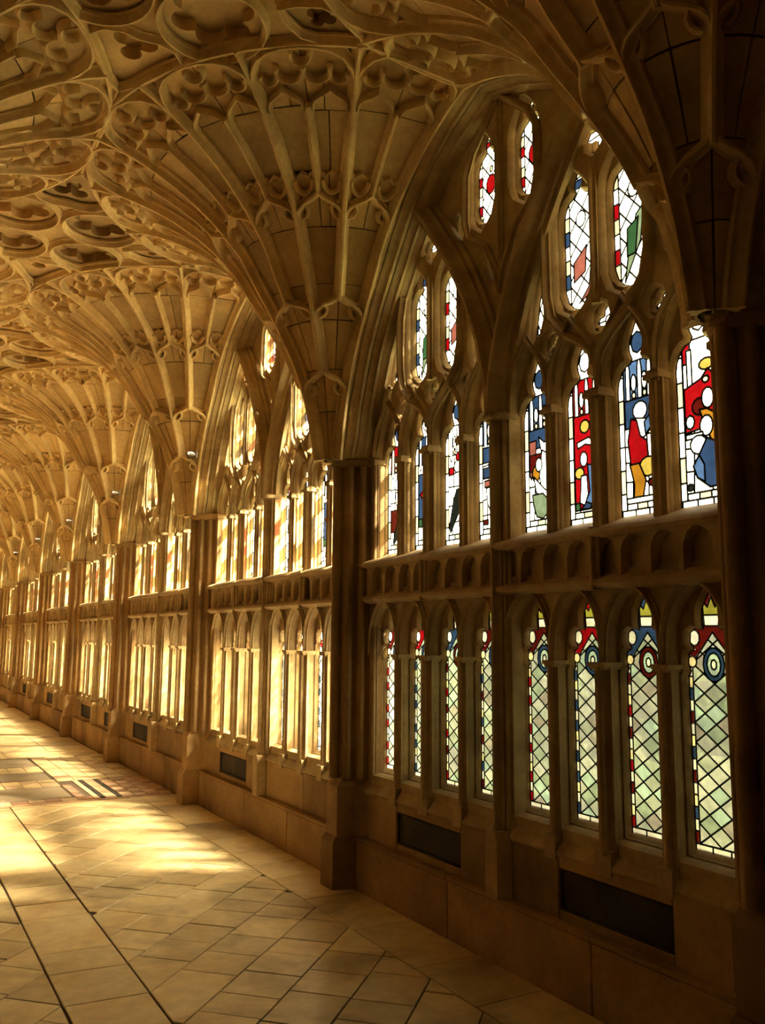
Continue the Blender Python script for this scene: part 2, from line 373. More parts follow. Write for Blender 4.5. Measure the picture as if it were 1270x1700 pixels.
def borders(h, alt, w0=.70, n=9):
    o = []
    for sx in (-1, 1):
        for k in range(n):
            a = h * k / n; b = h * (k + 1) / n
            o.append((alt[k % len(alt)], [(sx * w0, a), (sx * 1.1, a), (sx * 1.1, b), (sx * w0, b)]))
    return o
def glaze(outline, shapes, bgc, alpha, lines=(), lead_w=.0022, mind=None):
    """divide a light into coloured pieces. outline and shapes in (u,z). returns groups {colour, tris} and lead edges"""
    polys = [ccw(outline)] + [ccw(p) for _, p in shapes]
    V_ = []; F_ = []; E_ = []
    for p in polys:
        n = len(V_); V_ += [Vector(q) for q in p]; F_.append(list(range(n, n + len(p))))
    for a, b in lines:
        n = len(V_); V_ += [Vector(a), Vector(b)]; E_.append((n, n + 1))
    vo, eo, fo, ov, oe, of = delaunay_2d_cdt(V_, E_, F_, 1, 1e-6, True)
    nE = len(E_)
    top = []
    for s_ in of: top.append(max(s_) if 0 in s_ else -1)
    em = {}
    for fi, f in enumerate(fo):
        if top[fi] < 0: continue
        for i in range(len(f)): em.setdefault(frozenset((f[i], f[(i + 1) % len(f)])), []).append(fi)
    lineset = {frozenset(e): any(q < nE for q in s_) for e, s_ in zip(eo, oe)}
    par = list(range(len(fo)))
    def find(x):
        while par[x] != x: par[x] = par[par[x]]; x = par[x]
        return x
    leads = []
    for e, fl in em.items():
        if len(fl) == 2 and top[fl[0]] == top[fl[1]] and not (lineset.get(e) and top[fl[0]] == 0): par[find(fl[0])] = find(fl[1])
        else: leads.append(tuple(e))
    gr = {}
    for fi in range(len(fo)):
        if top[fi] >= 0: gr.setdefault(find(fi), []).append(fi)
    out = []
    for k, fl in gr.items():
        c = bgc if top[fl[0]] == 0 else shapes[top[fl[0]] - 1][0]
        if isinstance(c, (list, tuple)): c = random.choice(c)
        col = GC[c]; j = random.uniform(.85, 1.15)
        out.append(((col[0] * j, col[1] * j, col[2] * j, alpha), [fo[i] for i in fl]))
    return vo, out, leads
def build_light(outline, shapes, bgc, alpha, lines, parent, split, lw=.0016, name='stained_glass_light', lab=None):
    vo, gr, leads = glaze(outline, shapes, bgc, alpha, lines)
    lead = MB()
    for a, b in leads:
        p = Vector(vo[a]); q = Vector(vo[b]); d = q - p
        if d.length < 1e-6: continue
        t = d.normalized(); n = Vector((-t.y, t.x)) * lw; p = p - t * lw * .4; q = q + t * lw * .4
        x0, x1 = XG - .0008, XG - .0020
        lead.add([wmap(*(p + n), x0), wmap(*(p), x1), wmap(*(p - n), x0), wmap(*(q + n), x0), wmap(*(q), x1), wmap(*(q - n), x0)],
                 [(0, 1, 4, 3), (1, 2, 5, 4)])
    def emit(mb, col, tris):
        ids = sorted({i for t in tris for i in t}); ix = {i: k for k, i in enumerate(ids)}
        mb.add([wmap(vo[i][0], vo[i][1], XG) for i in ids], [tuple(ix[i] for i in t) for t in tris], col)
    if split:
        root = lead.obj(name, 'lead', parent)
        for col, tris in gr:
            mb = MB(); emit(mb, col, tris); mb.obj('glass_pane', 'glass', root)
    else:
        root = lead.obj(name, 'lead', parent)
        mb = MB()
        for col, tris in gr: emit(mb, col, tris)
        mb.obj('glass_panes', 'glass', root, kind='stuff')
    return root
def pic_to(uc, hw, z0, z1, shapes): return [(c, [(uc - x * hw, z0 + y * (z1 - z0)) for x, y in p]) for c, p in shapes]
def quarry_lines(uc, z0, z1, hw, dx, dz):
    L_ = []
    for sg in (1, -1):
        k = -14
        while k < 40:
            z = z0 + k * dz; a = (uc - hw, z); b = (uc + hw, z + sg * 2 * hw * dz / dx)
            k += 1
            if max(a[1], b[1]) < z0 - .01 or min(a[1], b[1]) > z1 + .02: continue
            L_.append((a, b))
    return L_
def glass_set(root, split, perm=0):
    i = 0
    for sg in (1, -1):
        for k, c in enumerate(LC):
            uc = sg * c
            idx = (3 - k) if sg > 0 else 4 + k      # 0..3 far half, 4..7 near half
            key = (idx + perm) % 8
            sh = pic_to(uc, .040, .173, .405, borders(1.05, ['W', 'O', 'W'], .74, 7) + PIC[key] + [('W' if key % 2 else 'B', el(.0, 1.10, .3, .07, 8))])
            ln = [((uc - .03, .173 + .232 * y), (uc + .03, .173 + .232 * (y + random.uniform(-.03, .03)))) for y in (.2, .33, .47, .6)]
            ln += [((uc + .018, .19), (uc + .01, .34)), ((uc - .012, .19), (uc - .016, .30))]
            build_light(symc(upper_half, uc), sh, 'W', .14, ln, root, split)
            # lower light: diamond quarries, coloured border strip, ring, crown and flowers
            alt = [['R', 'w', 'R', 'O', 'w'], ['B', 'w', 'O', 'B', 'w'], ['R', 'O', 'w', 'K', 'w'], ['K', 'w', 'B', 'O', 'w']][(idx + perm) % 4]
            H = .220
            sh = []
            for sx in (-1, 1):
                n = 15
                for q in range(n):
                    a = -.255 + (H + .003) * q / n; b = -.255 + (H + .003) * (q + 1) / n
                    sh.append((alt[q % 5], [(uc + sx * .0335, a), (uc + sx * .042, a), (uc + sx * .042, b), (uc + sx * .0335, b)]))
            for q in range(3): sh.append(('w', rect(uc - .041 + q * .0275, -.268, uc - .041 + (q + 1) * .0275, -.2555)))
            topc = ['K', 'R', 'B', 'K'][(idx + perm) % 4]
            sh += [(topc, [(uc - .041, -.034), (uc - .030, -.026), (uc, .010), (uc + .030, -.026), (uc + .041, -.034), (uc + .041, .07), (uc - .041, .07)]),
                   ('O', el(uc - .034, -.028, .0075, .0075, 8)), ('O', el(uc + .034, -.028, .0075, .0075, 8)),
                   ('w', el(uc - .029, .003, .0085, .0105, 9)), ('w', el(uc + .029, .003, .0085, .0105, 9)),
                   ('w', [(uc - .012, .018), (uc + .012, .018), (uc + .013, .032), (uc - .013, .032)]), ('y', [(uc - .013, .032), (uc + .013, .032), (uc + .014, .050), (uc + .006, .042), (uc, .056), (uc - .006, .042), (uc - .014, .050)]),
                   (['B', 'B', 'K', 'B'][idx % 4], el(uc, -.031, .0165, .0215, 14)), ('c', el(uc, -.031, .0105, .0150, 12)), ('w', el(uc, -.031, .0045, .0065, 7))]
            build_light(symc(lower_half, uc), sh, ('q', 'r', 's', 't', 'c', 's', 'q') if split else ('W', 'w', 'W', 's', 'W'), .80 if split else .72, quarry_lines(uc, -.255, -.0, .0335, .0335, .0250), root, split, lw=.0013, name='leaded_light')
    for j, o in enumerate(OPEN['panel'] + OPEN['centre']):
        us = [p[0] for p in o]; zs = [p[1] for p in o]; uc = (min(us) + max(us)) / 2; hw = (max(us) - min(us)) / 2; z0, z1 = min(zs), max(zs)
        bar = [['R', 'O', 'W'], ['B', 'O', 'W'], ['R', 'W', 'O']][(j + perm) % 3]
        sh = borders(1, bar, .70, 11)
        if j in (0, 4, 1, 5):
            v = (j + perm) % 4
            if v == 0: sh += [('P', [(-.5, .42), (.3, .5), (.2, .34), (-.5, .3)]), ('W', el(0, .68, .3, .05)), ('P', [(-.2, .16), (.4, .24), (.5, .34), (.6, .2)])]
            elif v == 1: sh += [('W', el(.1, .68, .3, .05)), ('g', [(.2, .52), (.6, .56), (.4, .36), (-.5, .15), (-.3, .3)]), ('G', [(-.3, .46), (.3, .5), (.1, .3), (-.35, .3)])]
            elif v == 2: sh += [('R', [(-.1, .6), (.6, .6), (.5, .48), (0, .5)]), ('W', el(0, .68, .3, .05)), ('R', [(.2, .34), (.7, .3), (.7, .18), (-.1, .2)])]
            else: sh += [('W', el(0, .66, .3, .05)), ('G', [(-.1, .42), (.3, .44), (.5, .22), (.1, .2)]), ('B', [(.0, .2), (.6, .18), (.3, .1), (-.2, .12)])]
        if j >= 8: sh += [('R', el(.05, .52, .42, .09)), ('O', el(.1, .66, .14, .03, 7))]
        sh += [(bar[0], rect(-.5, .88, .5, .93)), (bar[1], rect(-.5, .08, .5, .12)), ('O', el(0, .965, .5, .022, 6))]
        ln = quarry_lines(uc, z0, z1, hw, hw * .9, .040)
        build_light(o, pic_to(uc, hw, z0, z1, sh), 'W', .25, ln, root, split)
    for j, o in enumerate(OPEN['small']):
        us = [p[0] for p in o]; zs = [p[1] for p in o]; uc = (min(us) + max(us)) / 2; zc = (min(zs) + max(zs)) / 2
        c = ['R', 'W', 'R', 'W', 'O', 'O', 'R'][j % 7]
        build_light(o, [(c, el(uc, zc, .007, .008, 7))], 'W', .25, [((uc - .03, zc), (uc + .03, zc))], root, False, name='tracery_glass')

# ------------------------------------------------------------------ window stonework, shared by every bay
def line_u(z0, z1, u0, u1=None, n=2):
    u1 = u0 if u1 is None else u1
    return [(u0 + (u1 - u0) * i / (n - 1), z0 + (z1 - z0) * i / (n - 1)) for i in range(n)]
def rib2(mb, path, x, prof_): return sweep(mb, [wmap(u, z, x) for u, z in path], (-1, 0, 0), [(a * S, b * S) for a, b in prof_])
ARCHP = [(u, z) for u, z in ARCH_R]
FULLARCH = ARCHP + [(-u, z) for u, z in reversed(ARCHP[:-1])]
STONE = {}
def make_stone():
    outer_up = rect(-.5, .16, .5, 1.05)
    mb = MB(); plate(mb, outer_up, ALLUP, .9120, .9230, .004, wmap); STONE['tracery'] = ('tracery', mb.data('tracery', 'tracery', 40))
    # second, coarser layer that gives each opening a stepped reveal
    big = []
    for sg in (1, -1):
        for c in LC:
            h = [(.0435, .160), (.0435, .355), (.043, .385), (.038, .412), (.028, .438), (.014, .462), (0, .484)]
            big.append(symc(h, sg * c))
        for c in (.174, .283):
            h = [(0, .498), (.012, .506), (.030, .518), (.041, .545), (.042, .68), (.036, .702), (.022, .722), (0, .745)]
            big.append(symc(h, sg * c))
        h = [(0, .740), (.013, .750), (.028, .762), (.038, .790), (.038, .875), (.030, .900), (.016, .920), (0, .938)]
        big.append(symc(h, sg * .062))
        for q in (side0, side3): big.append(offset(q if sg > 0 else mirror(q), .004))
        for q in (star(.2285, .786, .038, rot=0), lens(.398, .503, .010, .019, 15)): big.append(offset(q if sg > 0 else mirror(q), .003))
        for q in (lens(.131, .775, .013, .030, -12), lens(.038, .665, .011, .030, -12)): big.append(q if sg > 0 else mirror(q))
        for q in (lens(.1195, .468, .021, .023), lens(.2285, .481, .022, .025), lens(.3375, .468, .019, .022)): big.append(q if sg > 0 else mirror(q))
    mb = MB(); plate(mb, outer_up, big, .8990, .9120, .005, wmap); STONE['order'] = ('tracery', mb.data('tracery_order', 'tracery', 40))
    # lower lights
    outer_lo = rect(-.5, -.30, .5, .100)
    mb = MB(); plate(mb, outer_lo, OPEN['lower'] + [lens(q, .050, .006, .013) for q in (-.2285, .2285, -.1195, .1195, -.3375, .3375)], .9120, .9230, .003, wmap)
    STONE['lower_tracery'] = ('tracery', mb.data('lower_tracery', 'tracery', 40))
    arch = []
    for sg in (1, -1):
        for c in LC:
            h = [(.046, -.272), (.046, -.040), (.0475, -.018), (.045, .012), (.036, .038), (.020, .058), (0, .070)]
            arch.append(symc(h, sg * c))
    mb = MB(); plate(mb, outer_lo, arch, .8930, .9120, .004, wmap); STONE['lower_arcade'] = ('tracery', mb.data('lower_arcade', 'tracery', 40))
    # blind panelled band between the two tiers
    nic = []
    for k in range(-8, 8):
        u = (k + .5) * .0545
        if abs(u) > .44: continue
        nic.append(symc([(.019, .092), (.019, .122), (.014, .134), (.007, .139), (0, .143)], u))
    mb = MB(); plate(mb, rect(-.5, .078, .5, .152), nic, .8830, .8985, .004, wmap)
    mb.box(wmap(-.5, .07, .8985), wmap(.5, .16, .93)); STONE['blind_panelling'] = ('tracery', mb.data('blind_panelling', 'tracery', 40))
    # sill and transom mouldings
    def hbar(pr, name, u0=-.5, u1=.5):
        mb = MB(); n = len(pr); v = [wmap(u0, z, x) for x, z in pr] + [wmap(u1, z, x) for x, z in pr]
        f = [(i, (i + 1) % n, n + (i + 1) % n, n + i) for i in range(n)] + [tuple(range(n)), tuple(reversed(range(n, 2 * n)))]
        mb.add(v, f); STONE[name] = ('tracery', mb.data(name, 'tracery', 40))
    hbar([(.925, .176), (.905, .168), (.872, .156), (.868, .150), (.872, .146), (.884, .144), (.925, .144)], 'sill')
    hbar([(.925, .090), (.885, .088), (.874, .084), (.872, .078), (.878, .073), (.886, .070), (.925, .070)], 'transom')
    hbar([(.925, -.262), (.916, -.267), (.884, -.303), (.880, -.308), (.884, -.314), (.93, -.314)], 'sloping_sill')
    # mullions
    mul = []
    def mullion(z0, z1, u, w_, x, h, name='mullion'):
        mb = MB(); rib2(mb, line_u(z0, z1, u), x, mould(w_, h)); return name, mb
    for sg in (1, -1):
        for u, w_, h in ((.1195, .0125, .012), (.2285, .0155, .020), (.3375, .0125, .012)):
            mul.append(mullion(.160, .358, sg * u, w_, .901, h)); mul.append(mullion(-.292, -.036, sg * u, w_, .895, h * .9))
            z = .352
            mb = MB(); q = w_ + .0015
            for (a, b, g) in ((.350, .354, .7), (.354, .362, 1.0), (.362, .367, .8)):
                mb.box(wmap(sg * u - q * g, a, .901 - h * g - .001), wmap(sg * u + q * g, b, .912))
            mul.append(('mullion_capital', mb))
            mb = MB()
            for (a, b, g) in ((-.042, -.038, .8), (-.038, -.032, 1.0)):
                mb.box(wmap(sg * u - q * g, a, .895 - h * g * .9 - .001), wmap(sg * u + q * g, b, .912))
            mul.append(('mullion_capital', mb))
            mb = MB()       # sloping stop under each lower mullion
            mb.add([wmap(sg * u - w_, -.285, .880), wmap(sg * u + w_, -.285, .880), wmap(sg * u + w_, -.285, .915), wmap(sg * u - w_, -.285, .915),
                    wmap(sg * u - w_, -.318, .879), wmap(sg * u + w_, -.318, .879), wmap(sg * u + w_, -.318, .915), wmap(sg * u - w_, -.318, .915)],
                   [(0, 1, 2, 3), (0, 4, 5, 1), (1, 5, 6, 2), (0, 3, 7, 4), (4, 7, 6, 5)])
            mul.append(('mullion_stop', mb))
        # mid shafts crossing the panelled band
        mb = MB(); rib2(mb, line_u(.070, .160, sg * .2285), .884, mould(.010, .012)); mul.append(('band_shaft', mb))
    for k, (n_, mb) in enumerate(mul): STONE['m%03d' % k] = (n_, mb.data(n_, 'tracery', 40))
    # central compound shaft
    mb = MB(); rib2(mb, line_u(-.30, .372, 0), .886, mould(.012, .018)); STONE['central_shaft'] = ('central_shaft', mb.data('central_shaft', 'tracery', 40))
    for sg in (1, -1):
        mb = MB(); rib2(mb, line_u(-.30, .366, sg * .0165), .893, mould(.0085, .011)); STONE['cs%d' % sg] = ('side_shaft', mb.data('side_shaft', 'tracery', 40))
    mb = MB(); mb.box(wmap(-.024, -.30, .893), wmap(.024, .374, .915)); STONE['shaft_core'] = ('shaft_core', mb.data('shaft_core', 'tracery'))
    mb = MB()
    for a, b, g in ((.364, .367, .85), (.367, .375, 1.0), (.375, .379, .85)):
        v = [(-.028, .905), (-.028, .888), (-.016, .866), (-.010, .861), (.010, .861), (.016, .866), (.028, .888), (.028, .905)]
        v = [(u * g, .905 - (.905 - x) * g) for u, x in v]; n = len(v)
        mb.add([wmap(u, a, x) for u, x in v] + [wmap(u, b, x) for u, x in v], [tuple(range(n)), tuple(range(n, 2 * n))] + [(i, (i + 1) % n, n + (i + 1) % n, n + i) for i in range(n)])
    STONE['central_capital'] = ('central_capital', mb.data('central_capital', 'tracery', 30))
    mb = MB()
    mb.add([wmap(u, z, x) for z, g in ((-.40, 1.), (-.315, 1.), (-.300, .75)) for u, x in ((-.028 * g, .90), (-.028 * g, .880), (-.015 * g, .862), (.015 * g, .862), (.028 * g, .880), (.028 * g, .90))],
           [(r * 6 + i, r * 6 + i + 1, (r + 1) * 6 + i + 1, (r + 1) * 6 + i) for r in range(2) for i in range(5)] + [tuple(range(12, 18))])
    STONE['shaft_base'] = ('shaft_base', mb.data('shaft_base', 'tracery', 30))
    # great sub-arch branches
    for sg in (1, -1):
        p = [(sg * branch_u(z), z) for z in [.372 + i * (.872 - .372) / 16 for i in range(17)]]
        mb = MB(); rib2(mb, p, .890, mould(.018, .030)); rib2(mb, p, .900, [(-.027, 0), (-.027, .010), (-.019, .012), (.019, .012), (.027, .010), (.027, 0)])
        STONE['branch%d' % sg] = ('branch_rib', mb.data('branch_rib', 'tracery', 40))
        # ogee kite around each pair of tracery panels
        for k in (1, -1):
            uc = .2285; q = [(0, .405), (.006, .425), (.030, .448), (.070, .474), (.098, .505), (.108, .545), (.109, .68)]
            if k < 0: q = q + [(.104, .71), (.09, .735), (.06, .765), (.025, .80), (0, .83)]
            else: q = q[:6] + [(.109, .60), (.108, .65), (.097, .70)]
            pth = [(sg * (uc + k * a * (1 if k > 0 else 1)), z) for a, z in q]
            pth = [(u if abs(u) > branch_u(z) + .004 else sg * (branch_u(z) + .004), z) for u, z in pth]
            mb = MB(); rib2(mb, pth, .899, mould(.0085, .014)); STONE['kite%d%d' % (sg, k)] = ('ogee_rib', mb.data('ogee_rib', 'tracery', 40))
        # mullion between the paired panels
        mb = MB(); rib2(mb, line_u(.50, .735, sg * .2285), .899, mould(.0075, .010)); STONE['pm%d' % sg] = ('panel_mullion', mb.data('panel_mullion', 'tracery', 40))
        # heads of the upper lights
        for k, c in enumerate(LC):
            hw = .0545
            q = [(1, .358), (.99, .385), (.93, .415), (.78, .440), (.52, .458), (.25, .473), (0, .492)]
            pth = [(sg * c + hw * a, z) for a, z in q] + [(sg * c - hw * a, z) for a, z in reversed(q[:-1])]
            pth = [(max(-arch_u(z) + .004, min(arch_u(z) - .004, u)), z) for u, z in pth]
            mb = MB(); rib2(mb, pth, .900, mould(.0062, .010)); STONE['uh%d%d' % (sg, k)] = ('light_head', mb.data('light_head', 'tracery', 40))
            q = [(1, -.036), (.99, -.010), (.93, .018), (.78, .042), (.52, .062), (.25, .073), (0, .080)]
            pth = [(sg * c + hw * a, z) for a, z in q] + [(sg * c - hw * a, z) for a, z in reversed(q[:-1])]
            mb = MB(); rib2(mb, pth, .894, mould(.0058, .010)); STONE['lh%d%d' % (sg, k)] = ('light_head', mb.data('light_head', 'tracery', 40))
    # central vesica above the branches
    for sg in (1, -1):
        q = [(0, .600), (.012, .640), (.045, .70), (.094, .735), (.104, .77), (.102, .86), (.08, .90), (.0, .975)]
        mb = MB(); rib2(mb, [(sg * a, z) for a, z in q], .899, mould(.0075, .012)); STONE['ves%d' % sg] = ('vesica_rib', mb.data('vesica_rib', 'tracery', 40))
    mb = MB(); rib2(mb, line_u(.66, .96, 0), .899, mould(.0075, .010)); STONE['vm'] = ('panel_mullion', mb.data('panel_mullion', 'tracery', 40))
    # great rear arch: rolls and splayed soffit from the vault face to the tracery
    for k, (n0, x0, w_, h_) in enumerate(((.000, .822, .009, .010), (-.012, .846, .010, .011), (-.022, .870, .009, .010), (-.030, .892, .008, .010))):
        mb = MB(); pth = []
        for i, (u, z) in enumerate(FULLARCH):
            a = Vector(FULLARCH[max(0, i - 1)]); b = Vector(FULLARCH[min(len(FULLARCH) - 1, i + 1)]); t = (b - a).normalized(); nn = Vector((-t.y, t.x))
            if nn.y < 0 or (abs(nn.y) < .3 and nn.x * u < 0): nn = -nn
            if nn.dot(Vector((u, z - .5))) < 0: nn = -nn
            pth.append((u + nn.x * n0 * .8, z + nn.y * n0 * .8))
        sweep(mb, [wmap(u, z, x0) for u, z in pth], (-1, 0, 0), [(a * S, (b - .012) * S) for a, b in mould(w_, h_ + .012)])
        STONE['ra%d' % k] = ('arch_moulding', mb.data('arch_moulding', 'tracery', 40))
    mb = MB(); P_ = FULLARCH; n = len(P_)
    v = []
    for x, g in ((.815, 1.0), (.84, .985), (.90, .955)):
        v += [wmap(u * g, .376 + (z - .376) * (1 - (1 - g) * .5), x) for u, z in P_]
    mb.add(v, [(r * n + i, r * n + i + 1, (r + 1) * n + i + 1, (r + 1) * n + i) for r in range(2) for i in range(n - 1)])
    STONE['soffit'] = ('arch_soffit', mb.data('arch_soffit', 'tracery', 60))
make_stone()

def joined(keys, extra=()):
    mb = MB()
    for k in keys:
        me = STONE[k][1]; mb.add([tuple(v.co) for v in me.vertices], [tuple(p.vertices) for p in me.polygons])
    return mb
STONE_J = joined(list(STONE)).data('window_stonework', 'tracery', 40)
def window(n, side, full, lab):
    yc = PY0 + n + .5
    if side > 0: root = empty('window_%d' % (n + 3), (CX * S, yc * S, 0), 0, kind='structure', label=lab, cat='window')
    else: root = empty('window_%d' % (n + 30), ((2 * XR - CX) * S, yc * S, 0), math.pi, kind='structure', label=lab, cat='window')
    if n >= 4: link('stonework', STONE_J, root, kind='stuff')
    else:
        for k, (nm, me) in STONE.items(): link(nm, me, root)
    return root

ORD = ['nearest', 'second', 'third', 'fourth', 'fifth', 'sixth', 'seventh', 'eighth', 'ninth', 'tenth', 'eleventh', 'twelfth', 'thirteenth']
w0 = window(0, 1, True, 'nearest tall traceried window with jewel coloured scenes above diamond panes')
glass_set(w0, True, 0)
proto = window(1, 1, False, 'second traceried window along, between the first two full piers, blue and red figures')
glass_set(proto, False, 3)
protoB = None
for n in range(2, 8):
    r = window(n, 1, False, '%s traceried window along the walk, counted from the near end' % ORD[n])
    for ch in proto.children:
        if ch.name.split('.')[0] in ('stained_glass_light', 'leaded_light', 'tracery_glass'): dup(ch, r)

# ------------------------------------------------------------------ piers
def pier_profile(o, k=1.0): return [(u, x) for u, x in o]
def extr(mb, prof_, z0, z1, g0=1.0, g1=1.0):
    n = len(prof_); mp = lambda u, x, z, g: ((.92 - (.92 - x) * g - CX) * S, u * g * S, (z - ZF) * S)
    v = [mp(u, x, z0, g0) for u, x in prof_] + [mp(u, x, z1, g1) for u, x in prof_]
    mb.add(v, [(i, (i + 1) % n, n + (i + 1) % n, n + i) for i in range(n)] + [tuple(range(n)), tuple(range(n, 2 * n))]); return mb
def roll(u, x, r, z0, z1, mb, n=10):
    v = []; 
    for z in (z0, z1): v += [((x + r * math.cos(2 * math.pi * i / n) - CX) * S, (u + r * math.sin(2 * math.pi * i / n)) * S, (z - ZF) * S) for i in range(n)]
    mb.add(v, [(i, (i + 1) % n, n + (i + 1) % n, n + i) for i in range(n)] + [tuple(range(n)), tuple(reversed(range(n, 2 * n)))]); return mb
PIER = []
core = [(-.066, .925), (-.066, .898), (-.050, .893), (-.044, .872), (-.030, .868), (-.024, .846), (-.010, .842), (.010, .842), (.024, .846), (.030, .868), (.044, .872), (.050, .893), (.066, .898), (.066, .925)]
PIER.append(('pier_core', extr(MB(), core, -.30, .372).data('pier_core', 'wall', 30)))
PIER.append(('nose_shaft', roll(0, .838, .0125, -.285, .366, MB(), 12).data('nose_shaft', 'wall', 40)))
for sg in (1, -1):
    for u, x, r in ((.0235, .853, .0085), (.040, .876, .0080), (.058, .894, .0075)):
        PIER.append(('side_shaft', roll(sg * u, x, r, -.285, .364, MB(), 10).data('side_shaft', 'wall', 40)))
mb = MB()
capp = [(-.068, .925), (-.068, .888), (-.050, .880), (-.040, .858), (-.024, .836), (-.012, .826), (.012, .826), (.024, .836), (.040, .858), (.050, .880), (.068, .888), (.068, .925)]
extr(mb, capp, .362, .367, .93, .97); extr(mb, capp, .367, .376, 1, 1); extr(mb, capp, .376, .382, .98, .9)
PIER.append(('capital', mb.data('capital', 'wall', 30)))
mb = MB(); basep = [(-.062, .925), (-.062, .892), (-.034, .868), (-.024, .832), (.024, .832), (.034, .868), (.062, .892), (.062, .925)]
extr(mb, basep, -.400, -.30, 1, 1); extr(mb, basep, -.30, -.285, 1, .86)
PIER.append(('shaft_base', mb.data('shaft_base', 'wall', 30)))
mb = MB(); pl = [(-.040, .925), (-.040, .868), (-.027, .822), (.027, .822), (.040, .868), (.040, .925)]
extr(mb, pl, ZF, -.408, 1.0, 1.0); extr(mb, pl, -.408, -.398, 1.0, .93)
PIER.append(('plinth', mb.data('plinth', 'wall', 30)))
pn = 0
for n in range(-1, 9):
    if n == 8: continue
    if n == 0: lab = 'dark clustered stone pier at the right edge, before the nearest window'
    elif n < 0: lab = 'clustered stone pier behind the viewer' if n == -2 else 'clustered stone pier beside the viewer'
    elif n == 1: lab = 'tall clustered stone pier between the nearest and second windows'
    else: lab = 'clustered stone pier, %s past the nearest window' % ORD[n - 1]
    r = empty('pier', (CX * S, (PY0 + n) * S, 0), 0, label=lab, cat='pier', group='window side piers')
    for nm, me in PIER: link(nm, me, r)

# ------------------------------------------------------------------ dado wall, bench, tablets
wall_r = empty('wall_right', (0, 0, 0), kind='structure', label='low stone wall below the windows', cat='wall')
for n in range(-1, 8):
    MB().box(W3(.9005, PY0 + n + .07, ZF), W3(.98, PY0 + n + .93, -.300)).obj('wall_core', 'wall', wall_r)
def blk(name, mat, parent, a, b, ch=.0012, **k):
    """block with a chamfered room face (towards -x), a,b in bay units"""
    x0, y0, z0 = a; x1, y1, z1 = b
    v = [(x1, y0, z0), (x1, y1, z0), (x1, y1, z1), (x1, y0, z1), (x0 + ch, y0, z0), (x0 + ch, y1, z0), (x0 + ch, y1, z1), (x0 + ch, y0, z1),
         (x0, y0 + ch, z0 + ch), (x0, y1 - ch, z0 + ch), (x0, y1 - ch, z1 - ch), (x0, y0 + ch, z1 - ch)]
    f = [(0, 1, 5, 4), (1, 2, 6, 5), (2, 3, 7, 6), (3, 0, 4, 7), (4, 5, 9, 8), (5, 6, 10, 9), (6, 7, 11, 10), (7, 4, 8, 11), (8, 9, 10, 11)]
    return MB().add([W3(*p) for p in v], f).obj(name, mat, parent, **k)
for n in range(-1, 8):
    yc = PY0 + n + .5
    for sg in (1, -1):
        has = (n == 0) or (n in (1, 2, 3, 4, 5) and sg > 0) or (n in (3, 5) and sg < 0)
        u0, u1 = .031, .435
        y0, y1 = sorted((yc + sg * u0, yc + sg * u1))
        zt, zb = -.312, -.405
        if not has:
            blk('dado_block', 'wall', wall_r, (.8815, y0, zb), (.90, (y0 + y1) / 2 - .02, zt)); blk('dado_block', 'wall', wall_r, (.8815, (y0 + y1) / 2 - .0185, zb), (.90, y1, zt))
            continue
        ty0, ty1 = (yc + .112, yc + .325) if sg > 0 else (yc - .347, yc - .135)
        tz0, tz1 = -.386, -.328
        if n >= 3 and sg < 0: ty0, ty1 = ty0 + .06, ty1 - .04
        blk('dado_block', 'wall', wall_r, (.8815, y0, zb), (.90, ty0, zt)); blk('dado_block', 'wall', wall_r, (.8815, ty1, zb), (.90, y1, zt))
        blk('dado_block', 'wall', wall_r, (.8815, ty0 + .001, tz1), (.90, ty1 - .001, zt)); blk('dado_block', 'wall', wall_r, (.8815, ty0 + .001, zb), (.90, ty1 - .001, tz0))
        if n == 0: lab = 'large dark rectangular wall tablet under the nearest window, %s half' % ('its far' if sg > 0 else 'its near')
        elif n < 0: lab = 'dark rectangular tablet in the wall %s, %s half' % ('beside the viewer' if n == -1 else 'behind the viewer', 'far' if sg > 0 else 'near')
        else: lab = 'small dark rectangular tablet under the %s window%s' % (ORD[n], '' if sg > 0 else ', near half')
        r = empty('wall_tablet', W3(.885, (ty0 + ty1) / 2, tz0), label=lab, cat='tablet', group='dark tablets set in the low wall')
        mb = MB(); c = Vector(W3(.885, (ty0 + ty1) / 2, tz0)); w_ = (ty1 - ty0) / 2 * S; h_ = (tz1 - tz0) * S
        mb.box((.008, -w_ + .004, .004), (.030, w_ - .004, h_ - .004)); mb.obj('slab', 'slate', r)
        mb = MB(); rr = rect(-w_ + .002, .002, w_ - .002, h_ - .002); ri = rect(-w_ + .012, .012, w_ - .012, h_ - .012)
        v = [(0.0, a, b) for a, b in rr] + [(-.003, a, b) for a, b in ri] + [(.009, a, b) for a, b in offset(ri, -.002)]
        mb.add(v, [(i, (i + 1) % 4, 4 + (i + 1) % 4, 4 + i) for i in range(4)] + [(4 + i, 4 + (i + 1) % 4, 8 + (i + 1) % 4, 8 + i) for i in range(4)]); mb.obj('raised_border', 'slate', r)
    if n == 0: lab = 'low stone bench ledge below the nearest window'
    elif n < 0: lab = 'low stone bench ledge %s' % ('beside the viewer' if n == -1 else 'behind the viewer')
    else: lab = 'low stone bench ledge below the %s window' % ORD[n]
    b = empty('stone_bench', W3(.87, yc, ZF), label=lab, cat='bench', group='stone bench along the window wall')
    e0, e1 = yc - .46, yc + .46; cut = [e0, yc - .21 + random.uniform(-.03, .03), yc + .12 + random.uniform(-.04, .04), e1]
    off = Vector(W3(.87, yc, ZF))
    for a, c in zip(cut, cut[1:]):
        o = blk('bench_block', 'wall', None, (.868, a + .0008, ZF - .01), (.90, c - .0008, -.406), .0016); o.parent = b; o.location = -off
        o = blk('seat_slab', 'wall', None, (.8655, a + .0008, -.4055), (.90, c - .0008, -.3985), .0014); o.parent = b; o.location = -off

